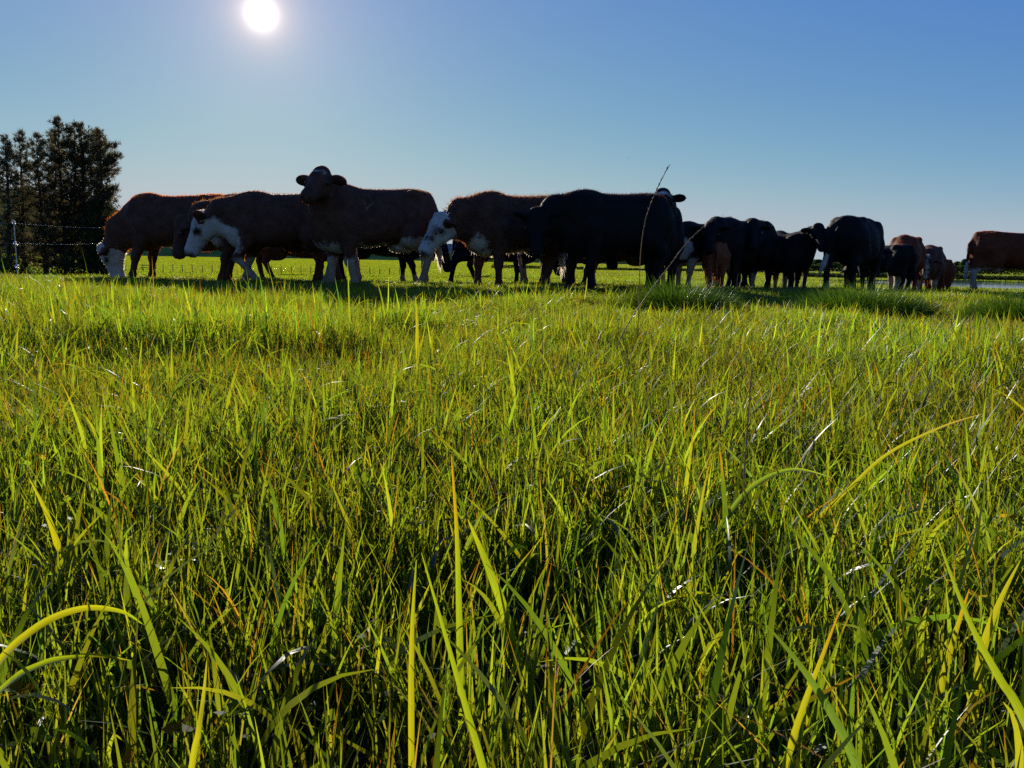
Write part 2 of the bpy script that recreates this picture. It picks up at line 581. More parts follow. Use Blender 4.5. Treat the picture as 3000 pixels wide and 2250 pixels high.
    for q, key in ((1, lf[2]), (-1, lf[3])):
        (kx, kz), (fx, fz), (hx, hz) = HIND[key]
        y = q * .185 * fat
        sx = -.42 + .35 * (kx + .73)
        cone('hind', (-.56, y * .9, .92), (sx, y * 1.08, .68), .20, .150, .08)
        cone('hind', (sx, y * 1.05, .70), (kx + .05, y * .95, kz + .10), .155, .080, .06)
        cone('hind', (-.68, y * .8, .92), (kx + .02, y * .95, kz + .12), .13, .065, .07)
        cone('hind', (kx + .05, y * .95, kz + .10), (kx, y * .95, kz), .078, .058, .04)
        cone('hind', (kx - .005, y * .95, kz), (fx, y * .92, fz), .055, .045, .03)
        ell('hind', (fx, y * .92, fz), (.058, .055, .052), k=.03)
        cone('hoof', (fx, y * .92, fz), (hx, y * .92, hz), .045, .056, .02)
    # tail
    tw = c.get('tail', 0.0)
    t0, t1, t2, t3 = (-.72, 0, 1.225), (-.855, tw * .15, 1.02), (-.875, tw * .5, .66), (-.89, tw * .8, .30)
    cone('tail', t0, t1, .050, .034, .04); cone('tail', t1, t2, .034, .027, .03)
    cone('switch', t2, ((t2[0] + t3[0]) / 2, (t2[1] + t3[1]) / 2, (t2[2] + t3[2]) / 2), .028, .040, .03)
    cone('switch', ((t2[0] + t3[0]) / 2, (t2[1] + t3[1]) / 2, (t2[2] + t3[2]) / 2), t3, .040, .016, .03)
    return P, dict(poll=poll, f=f, s=s, u=u, hs=hs, H=H)


def cow_surface(c, vox):
    P, hd = cow_prims(c)
    lo = np.min([p[2] for p in P], 0) - 3 * vox
    hi = np.max([p[3] for p in P], 0) + 3 * vox
    n = np.ceil((hi - lo) / vox).astype(int) + 1
    F = np.full(n, 1.0, dtype=np.float64)
    for g, fn, a, b_, kk in P:
        m = kk + 2.5 * vox
        i0 = np.clip(np.floor((a - m - lo) / vox).astype(int), 0, n - 1)
        i1 = np.clip(np.ceil((b_ + m - lo) / vox).astype(int) + 1, 1, n)
        ax = [lo[d] + vox * np.arange(i0[d], i1[d]) for d in range(3)]
        G = np.stack(np.meshgrid(*ax, indexing='ij'), -1).reshape(-1, 3)
        d = fn(G).reshape(i1 - i0)
        sub = F[i0[0]:i1[0], i0[1]:i1[1], i0[2]:i1[2]]
        if g == 'cut':                      # hollows of the flank and behind the shoulder
            h = np.maximum(kk - np.abs(sub + d), 0) / kk
            F[i0[0]:i1[0], i0[1]:i1[1], i0[2]:i1[2]] = np.maximum(sub, -d) + h * h * kk * .25
            continue
        h = np.maximum(kk - np.abs(sub - d), 0) / kk
        F[i0[0]:i1[0], i0[1]:i1[1], i0[2]:i1[2]] = np.minimum(sub, d) - h * h * kk * .25
    V, Q = surface_nets(F, lo, vox)
    # which part of the animal each vertex belongs to
    groups = ['trunk', 'neck', 'head', 'ear', 'fore', 'hind', 'hoof', 'tail', 'switch']
    D = np.full((len(V), len(groups)), 9.0)
    for g, fn, a, b_, kk in P:
        if g == 'cut':
            continue
        j = groups.index(g)
        D[:, j] = np.minimum(D[:, j], fn(V))
    lab = np.array(groups)[D.argmin(1)]
    return V, Q, lab, D, groups, hd


def markings(c, V, lab, D, groups, hd):
    """Signed distance-like field, positive where the coat is white."""
    w = np.full(len(V), -0.3)
    rel = (V - hd['poll']) / hd['hs']
    h = np.stack([rel @ hd['f'], rel @ hd['s'], rel @ hd['u']], 1)
    head = (D[:, groups.index('head')] < np.minimum(D[:, groups.index('ear')], D[:, groups.index('neck')]) + .03) & (D[:, groups.index('head')] < .05)
    ear = lab == 'ear'
    leg = (lab == 'fore') | (lab == 'hind') | (lab == 'hoof')
    for mk in c.get('white', ()):
        kind = mk[0]
        if kind == 'face':                        # whole face down to the throat, poll to muzzle
            d = np.where(head & ~ear, np.minimum(0.20 - np.abs(h[:, 0] - .22 - .25 * (h[:, 2] + .05)) * .75 + .08, 0.10), -.3)
            w = np.maximum(w, d)
        elif kind == 'blaze':
            w = np.maximum(w, np.where(head, mk[1] - np.abs(h[:, 1]) - 2 * np.maximum(-h[:, 2] - .06, 0), -.3))
        elif kind == 'star':
            w = np.maximum(w, np.where(head, mk[1] - np.hypot((h[:, 0] - .10) * 1.7, h[:, 1] * .5), -.3))
        elif kind == 'belly':
            w = np.maximum(w, np.where(~head & ~leg, mk[1] - V[:, 2], -.3))
        elif kind == 'fore':
            w = np.maximum(w, np.where((lab == 'fore') | (lab == 'hoof') & (V[:, 0] > 0), mk[1] - V[:, 2], -.3))
        elif kind == 'hind':
            w = np.maximum(w, np.where((lab == 'hind') | (lab == 'hoof') & (V[:, 0] < 0), mk[1] - V[:, 2], -.3))
        elif kind == 'ball':
            w = np.maximum(w, np.where(head, -.3, mk[2] - np.linalg.norm((V - V3(*mk[1])) / V3(*mk[3]), axis=1) * 1.0 if len(mk) > 3
                                       else mk[2] - np.linalg.norm(V - V3(*mk[1]), axis=1)))
        elif kind == 'switch':
            w = np.maximum(w, np.where(lab == 'switch', .1, -.3))
    for mk in c.get('dark', ()):                  # spots on the face, head coordinates
        d = mk[1] - np.linalg.norm((h - V3(*mk[0])) * V3(1, .7, 1), axis=1)
        w = np.where(head, np.minimum(w, -d), w)
    if any(m[0] == 'face' for m in c.get('white', ())):
        w = np.where(head, np.minimum(w, .455 - h[:, 0] + .0 * w), w)      # dark nose
        for q in (-1, 1):
            w = np.where(head, np.minimum(w, np.linalg.norm(h - V3(.165, q * .12, -.045), axis=1) - .022), w)
    mud = np.where(leg, 1 - smooth01(.15, .80, V[:, 2]), .25 * (1 - smooth01(.4, .75, V[:, 2])))
    return w, np.where(head, 0.0, mud)


def coat_material(name, dark, mid, white, hair=False):
    k = Nodes(name)
    tc = k.n('TexCoord')
    a = k.n('Attribute', {'attribute_name': 'patch'})
    n1 = k.n('TexNoise', Scale=9.0, Detail=5.0, Roughness=0.7); k.put(n1, 'Vector', tc.outputs['Object'])
    mp = k.n('Mapping', Scale=(14, 14, 60)); k.put(mp, 'Vector', tc.outputs['Object'])
    n2 = k.n('TexNoise', Scale=1.0, Detail=4.0, Roughness=0.65); k.put(n2, 'Vector', mp.outputs[0])
    coat = k.ramp(n1.outputs['Fac'], ((.3, dark), (.72, mid)))
    wcol = k.ramp(n1.outputs['Fac'], ((.25, tuple(.62 * v for v in white)), (.7, white)))
    f = k.math('ADD', a.outputs['Fac'], k.math('MULTIPLY', k.math('SUBTRACT', n1.outputs['Fac'], .5), .24))
    f = k.math('MULTIPLY_ADD', f, 18.0, 0.5); f.node.use_clamp = True
    mu = k.n('Attribute', {'attribute_name': 'mud'})
    n3 = k.n('TexNoise', Scale=5.0, Detail=4.0, Roughness=0.7); k.put(n3, 'Vector', tc.outputs['Object'])
    soil_ = k.math('MULTIPLY', mu.outputs['Fac'], k.math('MULTIPLY_ADD', n3.outputs['Fac'], 1.3, .15)); soil_.node.use_clamp = True
    wcol = k.mix(wcol, (.20, .145, .095), soil_)
    col = k.mix(coat, wcol, f)
    if hair:
        d = k.n('BsdfDiffuse'); k.put(d, 'Color', col)
        lit = k.n('HueSaturation', Saturation=1.12, Value=3.8); k.put(lit, 'Color', col)
        t = k.n('BsdfTranslucent'); k.put(t, 'Color', lit.outputs[0])
        mx = k.n('MixShader', Fac=.62)
        k.t.links.new(d.outputs[0], mx.inputs[1]); k.t.links.new(t.outputs[0], mx.inputs[2])
        return k.done(mx.outputs[0])
    p = k.n('BsdfPrincipled', Roughness=0.72)
    k.put(p, 'Base Color', col)
    k.put(p, 'Specular IOR Level', 0.12)
    k.put(p, 'Sheen Weight', 0.0); k.put(p, 'Sheen Roughness', 0.45)
    b = k.n('Bump', Strength=0.35, Distance=0.012); k.put(b, 'Height', n2.outputs['Fac']); k.put(p, 'Normal', b.outputs[0])
    return k.done(p.outputs[0])


COATS = {}
for nm, dk, md, hdk, hmd in (('black', (.005, .005, .006), (.013, .011, .011), (.014, .009, .007), (.034, .020, .014)),
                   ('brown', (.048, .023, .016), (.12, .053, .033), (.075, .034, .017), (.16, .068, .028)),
                   ('red', (.075, .018, .008), (.155, .041, .014), (.16, .042, .012), (.30, .09, .026)),
                   ('tan', (.13, .038, .015), (.25, .082, .034), (.20, .062, .022), (.34, .12, .045))):
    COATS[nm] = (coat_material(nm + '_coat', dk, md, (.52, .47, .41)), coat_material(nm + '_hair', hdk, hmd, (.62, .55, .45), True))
k = Nodes('wet_eye')
p = k.n('BsdfPrincipled', Roughness=0.08); k.put(p, 'Base Color', rgb(.008, .006, .005))
M_EYE = k.done(p.outputs[0])
k = Nodes('nostril_skin')
p = k.n('BsdfPrincipled', Roughness=0.45); k.put(p, 'Base Color', rgb(.012, .009, .009))
M_NOSE = k.done(p.outputs[0])


def ball_mesh(name, mat, n=10, m=7):
    V = [(0, 0, 1)]
    for i in range(1, m):
        for j in range(n):
            a, b_ = math.pi * i / m, 2 * math.pi * j / n
            V.append((math.sin(a) * math.cos(b_), math.sin(a) * math.sin(b_), math.cos(a)))
    V.append((0, 0, -1))
    T = [(0, 1 + j, 1 + (j + 1) % n) for j in range(n)] + [(len(V) - 1, 1 + (m - 2) * n + (j + 1) % n, 1 + (m - 2) * n + j) for j in range(n)]
    Q = [(1 + i * n + j, 1 + (i + 1) * n + j, 1 + (i + 1) * n + (j + 1) % n, 1 + i * n + (j + 1) % n) for i in range(m - 2) for j in range(n)]
    return mesh_np(name, V, [np.array(T), np.array(Q)], mat, True)


EYE_MESH = ball_mesh('eye', M_EYE)
NOSE_MESH = ball_mesh('nostril', M_NOSE)


def coat_hair(V, Q, lab, w, mud, n, c, r):
    """Short strands standing off the skin, longer along the back, the neck and the poll."""
    tri = np.vstack([Q[:, [0, 1, 2]], Q[:, [0, 2, 3]]])
    a, b_, d = V[tri[:, 0]], V[tri[:, 1]], V[tri[:, 2]]
    nr_ = np.cross(b_ - a, d - a)
    ar = np.linalg.norm(nr_, axis=1) + 1e-12
    nr_ /= ar[:, None]
    keep = ar.copy()
    up = nr_[:, 2]
    keep *= 1 + 1.6 * (up > .55)
    keep[np.isin(lab[tri[:, 0]], ['hoof'])] = 0
    pick = r.choice(len(tri), n, p=keep / keep.sum())
    uv = r.random((n, 2)); fl = uv.sum(1) > 1; uv[fl] = 1 - uv[fl]
    pos = a[pick] + uv[:, :1] * (b_ - a)[pick] + uv[:, 1:] * (d - a)[pick]
    nn = nr_[pick]
    gl = lab[tri[pick, 0]]
    leg = np.isin(gl, ['fore', 'hind'])
    flow = np.tile(V3(-.8, 0, -.45), (n, 1))
    flow[leg] = V3(-.2, 0, -1)
    flow[np.isin(gl, ['switch', 'tail'])] = V3(0, 0, -1)
    sh = c.get('shaggy', 1.0)
    L = .0135 * sh * (0.4 + 1.3 * r.random(n) ** 2)
    L = np.where((nn[:, 2] > .45) & ~leg, L * 1.5, L)
    L = np.where(gl == 'neck', L * 1.35, L)
    L = np.where(np.isin(gl, ['head']), L * .6, L)
    L = np.where(leg, L * .6, L)
    L = np.where(gl == 'switch', L * 5, L)
    L = np.where(r.random(n) < .03, L * 1.8, L)
    dr = nn * (.28 * sh ** .5 + .45 * r.random((n, 1))) + flow * .65 + r.normal(0, .26, (n, 3))
    dr = np.where((gl == 'switch')[:, None], nn * .12 + flow + r.normal(0, .10, (n, 3)), dr)
    dr /= np.linalg.norm(dr, axis=1)[:, None]
    side = np.cross(dr, r.normal(0, 1, (n, 3))); side /= np.linalg.norm(side, axis=1)[:, None] + 1e-9
    wd = (.0022 + .0014 * r.random(n))[:, None] * c.get('hair_w', 1.0)
    p0, p1, p2 = pos - nn * .003 - side * wd, pos - nn * .003 + side * wd, pos + dr * L[:, None] + V3(0, 0, -.15) * L[:, None] ** 1.0 * .5
    HV = np.stack([p0, p1, p2], 1).reshape(-1, 3)
    HF = np.arange(3 * n).reshape(-1, 3)
    return HV, HF, np.repeat(w[tri[pick, 0]], 3), np.repeat(mud[tri[pick, 0]], 3)


def build_cow(c, seed):
    r = np.random.default_rng(seed)
    near = c['d'] < 12.6
    V, Q, lab, D, groups, hd = cow_surface(c, c.get('vox', .0165 if near else .022))
    w, mud = markings(c, V, lab, D, groups, hd)
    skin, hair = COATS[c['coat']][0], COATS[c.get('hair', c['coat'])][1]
    x = gx(c['px'], c['d'])
    z = gz(x, c['d'])
    root = empty('cow' if c.get('scale', 1) > .72 else 'calf', (x, c['d'], z - .01), math.radians(c['yaw']), c.get('scale', 1.0))
    tag(root, c['label'], 'cow' if c.get('scale', 1) > .72 else 'calf', 'cattle herd in the pasture')
    link('body', mesh_np('body', V, Q, skin, True, point_float={'patch': w, 'mud': mud}), root)
    HV, HF, hw, hm = coat_hair(V, Q, lab, w, mud, c.get('hairs', 15000 if near else 5000), c, r)
    tag(link('coat', mesh_np('coat', HV, HF, hair, False, point_float={'patch': hw, 'mud': hm}), root), kind='stuff')
    B = Matrix(np.stack([hd['f'], hd['s'], hd['u']], 1).tolist())
    for q in (-1, 1):
        e = link('eye', EYE_MESH, root); e.location = hd['H'](.165, q * .112, -.048); e.scale = (.027 * hd['hs'],) * 3
        e = link('nostril', NOSE_MESH, root); e.location = hd['H'](.472, q * .042, -.062)
        e.rotation_euler = B.to_euler(); e.scale = (.018 * hd['hs'], .014 * hd['hs'], .024 * hd['hs'])
    return root


HERD = [
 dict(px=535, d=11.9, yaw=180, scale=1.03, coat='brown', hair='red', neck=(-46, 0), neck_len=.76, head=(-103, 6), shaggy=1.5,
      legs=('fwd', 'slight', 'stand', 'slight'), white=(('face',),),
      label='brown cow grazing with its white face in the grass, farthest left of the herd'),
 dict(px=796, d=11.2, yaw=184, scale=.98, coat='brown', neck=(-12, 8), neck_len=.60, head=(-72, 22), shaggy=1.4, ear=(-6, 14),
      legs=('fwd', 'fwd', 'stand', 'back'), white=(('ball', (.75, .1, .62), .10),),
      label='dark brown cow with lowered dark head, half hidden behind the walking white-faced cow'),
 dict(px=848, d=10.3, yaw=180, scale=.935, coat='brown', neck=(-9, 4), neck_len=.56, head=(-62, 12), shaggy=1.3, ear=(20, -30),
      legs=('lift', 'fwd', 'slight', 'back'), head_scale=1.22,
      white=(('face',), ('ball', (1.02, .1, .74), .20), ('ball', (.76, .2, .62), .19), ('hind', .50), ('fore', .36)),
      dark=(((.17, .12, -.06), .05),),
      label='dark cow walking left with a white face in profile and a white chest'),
 dict(px=1104, d=9.9, yaw=215, scale=.985, coat='brown', neck=(54, 58), neck_len=.45, head=(-28, 44, 0), vox=.015, ear=(-10, 4),
      legs=('under', 'slight', 'slight', 'wide'), fat=1.02, head_scale=1.15,
      white=(('star', .018), ('belly', .565), ('hind', .66), ('fore', .40), ('ball', (.25, .33, 1.06), .026, (1, 1, 2.0))), tail=.1,  # the ball is just a small upright pale fleck on the side
      label='tall dark brown cow with head raised towards the camera and white hind legs'),
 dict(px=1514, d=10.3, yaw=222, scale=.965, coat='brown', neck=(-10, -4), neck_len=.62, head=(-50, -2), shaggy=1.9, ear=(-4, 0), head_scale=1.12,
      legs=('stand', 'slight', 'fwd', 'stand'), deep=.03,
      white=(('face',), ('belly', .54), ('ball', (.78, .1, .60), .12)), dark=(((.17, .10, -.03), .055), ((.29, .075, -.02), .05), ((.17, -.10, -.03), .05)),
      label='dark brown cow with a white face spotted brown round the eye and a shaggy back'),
 dict(px=1798, d=9.95, yaw=208, scale=.965, coat='black', neck=(-6, 2), neck_len=.54, head=(-64, 66), shaggy=1.5, ear=(30, -10), fat=1.05, deep=.05,
      legs=('stand', 'slight', 'slight', 'wide'),
      label='large all-black cow standing broadside in the middle of the herd behind the two dry stalks'),
 dict(px=1648, d=11.6, yaw=48, scale=.985, coat='black', neck=(-20, 0), head=(-70, 0), legs=('stand', 'slight', 'stand', 'slight'),
      white=(('hind', .42), ('fore', .40)),
      label='black cow mostly hidden between the shaggy spotted-face cow and the large black cow'),
 dict(px=1936, d=11.7, yaw=260, scale=.97, coat='black', neck=(40, -4), neck_len=.56, head=(-34, -2), ear=(4, 0),
      legs=('stand', 'slight', 'slight', 'stand'), white=(('star', .03), ('ball', (.62, -.22, 1.05), .08)),
      label='black cow looking over the rump of the large black cow with one ear showing'),
 dict(px=2060, d=12.9, yaw=214, scale=.86, coat='black', neck=(-24, 0), head=(-70, 10), legs=('slight', 'stand', 'slight', 'stand'),
      white=(('fore', .62), ('ball', (.72, .12, .78), .20), ('belly', .50), ('ball', (-.1, .1, 1.25), .12)),
      label='black cow with white chest and white forelegs just right of the large black cow'),
 dict(px=2096, d=12.6, yaw=78, scale=.60, coat='tan', neck=(-10, 0), head=(-60, 0), legs=('stand', 'slight', 'wide', 'slight'), hairs=9000, shaggy=1.4,
      label='small red-brown calf seen from behind under the black cattle'),
 dict(px=2172, d=13.1, yaw=222, scale=.92, coat='black', neck=(14, 10), neck_len=.50, head=(-50, 30), ear=(10, 0), legs=('stand', 'slight', 'stand', 'fwd'),
      label='black cow standing over the red calf with its near ear raised'),
 dict(px=2120, d=14.3, yaw=258, scale=.97, coat='black', neck=(22, 0), neck_len=.5, head=(-60, 10), shaggy=1.8, ear=(-30, -30), legs=('stand', 'slight', 'stand', 'slight'),
      label='black cow with a tufted poll in the back of the huddle, behind the red calf'),
 dict(px=2164, d=13.9, yaw=268, scale=.92, coat='black', neck=(24, -8), neck_len=.52, head=(-48, -12), ear=(-6, 0), legs=('stand', 'slight', 'slight', 'stand'),
      white=(('fore', .34),),
      label='black cow facing the camera in the centre of the huddle with white forefeet'),
 dict(px=2278, d=14.6, yaw=252, scale=.88, coat='black', neck=(-6, 0), neck_len=.5, head=(-66, 0), legs=('stand', 'slight', 'slight', 'stand'), white=(('fore', .36),),
      label='black cow with lowered head in the huddle, right of its centre'),
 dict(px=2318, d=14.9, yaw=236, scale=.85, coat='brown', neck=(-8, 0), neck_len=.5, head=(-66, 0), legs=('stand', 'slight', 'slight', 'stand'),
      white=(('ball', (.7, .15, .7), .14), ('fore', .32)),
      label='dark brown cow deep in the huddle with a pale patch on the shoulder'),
 dict(px=2270, d=13.5, yaw=308, scale=.79, coat='black', neck=(42, -20), neck_len=.56, head_scale=1.28, head=(-40, -40), ear=(4, 0), legs=('stand', 'slight', 'stand', 'slight'),
      label='black young cow facing the camera with both ears spread, right end of the huddle'),
 dict(px=2502, d=12.9, yaw=50, scale=.955, coat='black', neck=(-20, 0), head=(-70, 0), legs=('stand', 'slight', 'wide', 'slight'), fat=1.08, deep=.04,
      white=(('switch',), ('hind', .16)), tail=.35, shaggy=1.3,
      label='bulky black cow seen from behind with a pale tail switch'),
 dict(px=2590, d=15.2, yaw=118, scale=.74, coat='black', neck=(-40, 0), head=(-84, 0), legs=('stand', 'slight', 'stand', 'slight'),
      label='smaller black cow between the bulky black cow and the red grazing cow'),
 dict(px=2650, d=16.2, yaw=238, scale=.96, coat='red', neck=(-30, 4), neck_len=.66, head=(-74, 4), ear=(-4, 0), legs=('fwd', 'slight', 'stand', 'slight'),
      white=(('face',), ('fore', .42)), shaggy=1.3,
      label='red-brown cow grazing towards the camera with its white face down'),
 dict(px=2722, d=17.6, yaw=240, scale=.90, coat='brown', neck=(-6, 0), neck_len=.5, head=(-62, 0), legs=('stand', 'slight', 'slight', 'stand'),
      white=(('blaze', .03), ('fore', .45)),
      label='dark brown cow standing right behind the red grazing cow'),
 dict(px=2752, d=20.5, yaw=72, scale=.86, coat='red', neck=(-40, 0), head=(-84, 0), legs=('stand', 'slight', 'stand', 'slight'),
      label='small distant reddish cow at the edge of the pond, lowest of the herd'),
 dict(px=2966, d=14.4, yaw=-6, scale=.92, coat='red', neck=(-4, 0), neck_len=.6, head=(-50, 0), legs=('stand', 'slight', 'slight', 'wide'),
      white=(('hind', .54), ('belly', .535), ('switch',), ('fore', .5)), tail=-.05, shaggy=1.1,
      label='red-brown cow with white hind legs and white tail cut off by the right edge'),
 dict(px=1110, d=13.5, yaw=14, scale=.90, coat='black', neck=(-22, 0), head=(-66, 0), legs=('stand', 'fwd', 'stand', 'back'), white=(('fore', .2),),
      label='black cow whose legs show under the belly of the tall brown cow'),
 dict(px=1452, d=13.8, yaw=8, scale=.86, coat='black', neck=(-22, 0), head=(-66, 0), legs=('stand', 'slight', 'fwd', 'back'),
      label='black cow whose legs show behind those of the shaggy spotted-face cow'),
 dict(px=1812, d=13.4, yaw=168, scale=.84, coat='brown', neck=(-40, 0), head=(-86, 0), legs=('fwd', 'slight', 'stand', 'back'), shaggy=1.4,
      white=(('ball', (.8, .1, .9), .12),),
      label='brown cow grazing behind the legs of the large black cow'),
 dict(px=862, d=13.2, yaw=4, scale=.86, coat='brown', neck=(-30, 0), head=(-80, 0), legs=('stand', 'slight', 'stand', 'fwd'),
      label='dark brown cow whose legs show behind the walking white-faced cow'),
]
for i, c in enumerate(HERD):
    build_cow(c, 100 + i)

# ------------------------------------------------------------------ grass
def blade_field(r, xyz, length, width, phi, lean, bend, twist, cols, tips, ns, wfun=None, keel=False):
    """Ribbons rooted at xyz. cols: colour per blade, tips: colour at the tip. Returns verts, faces, colours."""
    n = len(xyz)
    t = np.linspace(0, 1, ns + 1)
    ph = np.stack([np.cos(phi), np.sin(phi)], 1)
    pos = xyz.astype(float).copy()
    rows, colr = [], []
    prof = (1 - t ** 2.6) * np.minimum(1, .55 + 1.8 * t) if wfun is None else wfun(t)
    prof[-1] = 0.04
    for i, ti in enumerate(t):
        th = lean + bend * ti ** 1.4
        tan = np.stack([np.sin(th) * ph[:, 0], np.sin(th) * ph[:, 1], np.cos(th)], 1)
        if i:
            pos = pos + tan * (length / ns)[:, None]
        perp = np.stack([-ph[:, 1], ph[:, 0], np.zeros(n)], 1)
        nrm = np.cross(tan, perp)
        a = twist * (0.3 + ti)
        side = perp * np.cos(a)[:, None] + nrm * np.sin(a)[:, None]
        hw = (.5 * width * prof[i])[:, None]
        c = cols * (1 - smooth01(.72, 1.0, ti)) + tips * smooth01(.72, 1.0, ti)
        if keel:
            up = np.cross(side, tan)
            rows += [pos - side * hw, pos + up * hw * .35, pos + side * hw]
            colr += [c, c * .88, c]
        else:
            rows += [pos - side * hw, pos + side * hw]
            colr += [c, c]
    k_ = 3 if keel else 2
    V = np.stack(rows, 1).reshape(-1, 3)
    C = np.stack(colr, 1).reshape(-1, 3)
    m = k_ * (ns + 1)
    base = np.arange(n)[:, None] * m
    F = []
    for i in range(ns):
        for j in range(k_ - 1):
            F.append(np.concatenate([base + k_ * i + j, base + k_ * i + j + 1, base + k_ * (i + 1) + j + 1, base + k_ * (i + 1) + j], 1))
    return V, np.stack(F, 1).reshape(-1, 4), C


YOUNG, LUSH, WARM = V3(.78, .98, .15), V3(.38, .72, .16), V3(1.08, .94, .12)
STRAW, RUST = V3(1.25, .92, .40), V3(1.25, .52, .12)


def sward(r, x, y, z, tall=1.0, coarse=1.0, ns=(4, 5, 7), share=(.62, .25, .045, .035, .05)):
    """A mixed sward: fine ryegrass, broader blades, arching cocksfoot and dead straw."""
    n = len(x)
    share = np.array(share) / sum(share)
    kind = r.choice(len(share), n, p=share)
    out = []
    for q in range(len(share)):
        m = np.where(kind == q)[0]
        if not len(m):
            continue
        k_ = len(m)
        p = np.stack([x[m], y[m], z[m] - .01], 1)
        phi = r.uniform(0, 2 * np.pi, k_)
        if q == 0:
            L, W = r.uniform(.07, .165, k_), r.uniform(.0020, .0036, k_)
            lean, bend = np.abs(r.normal(.10, .18, k_)), np.abs(r.normal(.15, .28, k_))
        elif q == 1:
            L, W = r.uniform(.10, .19, k_), r.uniform(.0028, .0050, k_)
            lean, bend = np.abs(r.normal(.18, .22, k_)), np.abs(r.normal(.25, .38, k_))
        elif q == 2:
            L, W = r.uniform(.15, .27, k_), r.uniform(.0055, .0090, k_)
            lean, bend = np.abs(r.normal(.25, .22, k_)), np.abs(r.normal(.9, .7, k_))
        elif q == 4:                     # flattened dead thatch
            L, W = r.uniform(.05, .15, k_), r.uniform(.0018, .0045, k_)
            lean, bend = r.uniform(1.0, 1.5, k_), r.uniform(0, .35, k_)
            p[:, 2] += r.uniform(.008, .035, k_)
        else:
            L, W = r.uniform(.10, .24, k_), r.uniform(.0016, .0034, k_)
            lean, bend = np.abs(r.normal(.5, .35, k_)), np.abs(r.normal(.4, .5, k_))
        bend = np.minimum(bend, 2.4)
        a = r.random((k_, 1)); b_ = r.random((k_, 1)) ** 2
        cols = (YOUNG * a + LUSH * (1 - a)) * (1 - b_ * .75) + WARM * b_ * .75
        cols = cols * r.uniform(.42, 1.15, (k_, 1))
        tips = cols.copy()
        dead = r.random(k_) < .15
        tips[dead] = RUST * r.uniform(.6, 1.0, (dead.sum(), 1))
        if q >= 3:
            s_ = r.random((k_, 1))
            cols = (STRAW * s_ + RUST * (1 - s_)) * r.uniform(.55, 1, (k_, 1)); tips = cols
        out.append(blade_field(r, p, L * tall, W * coarse, phi, lean, bend, r.normal(0, .6, k_), cols, tips, ns[min(q, 2)], keel=False))
    return join(out)


def join(parts):
    V, F, C, o = [], [], [], 0
    for v, f, c in parts:
        V.append(v); F.append(f + o); C.append(c); o += len(v)
    return np.vstack(V), np.vstack(F), np.vstack(C)


M_GRASS = leaf_material('grass_blade', rgb(.085, .115, .045), rgb(.52, .54, .12), gloss=.04, rough=.38, vary=.34, amount=.62)
M_TUSSOCK = leaf_material('tussock_blade', rgb(.045, .080, .024), rgb(.13, .20, .035), gloss=.03, rough=.35, vary=.15, amount=.45)


def in_view(x, y, margin=0.35, near=0.0):
    return (np.abs(x) < 0.70 * y + margin) & (y > near)


# nearest turf, blade by blade
r = np.random.default_rng(21)
NEAR_END = 2.7
n_try = 215000
yy = .16 + (NEAR_END + .12 - .16) * r.random(n_try) ** .62
xx = r.uniform(-1, 1, n_try) * (.72 * yy + .30)
clump = np.sin(xx * 23 + 2 * np.sin(yy * 9)) * np.cos(yy * 19 + 1.5 * np.sin(xx * 13)) + .6 * np.sin(xx * 7.1 + 1) * np.sin(yy * 6.3)
keep = r.random(n_try) < (.52 + .36 * clump) * (.55 + .45 * smooth01(.35, 1.4, yy))
keep &= yy < NEAR_END + .10 * np.sin(xx * 9)
xx, yy, clump = xx[keep], yy[keep], clump[keep]
V, F, C = sward(r, xx, yy, ground_z(xx, yy), ns=(3, 5, 8), tall=.86, coarse=1.02, share=(.55, .31, .05, .04, .05))
# and the turf to either side of it, out of the frame
rs = np.random.default_rng(22)
n_side = 62000
ys = .10 + 2.6 * rs.random(n_side) ** .8
xs = np.sign(rs.uniform(-1, 1, n_side)) * (.72 * ys + .30 + 1.0 * rs.random(n_side))
V, F, C = join([(V, F, C), sward(rs, xs, ys, ground_z(xs, ys), ns=(3, 4, 6), tall=.86, coarse=1.05, share=(.55, .31, .05, .04, .05))])
near_me = mesh_np('meadow_grass', V, F, M_GRASS, True, point_col=C)
tag(link('meadow_grass', near_me), 'dense green grass in the foreground', 'grass', kind='stuff')

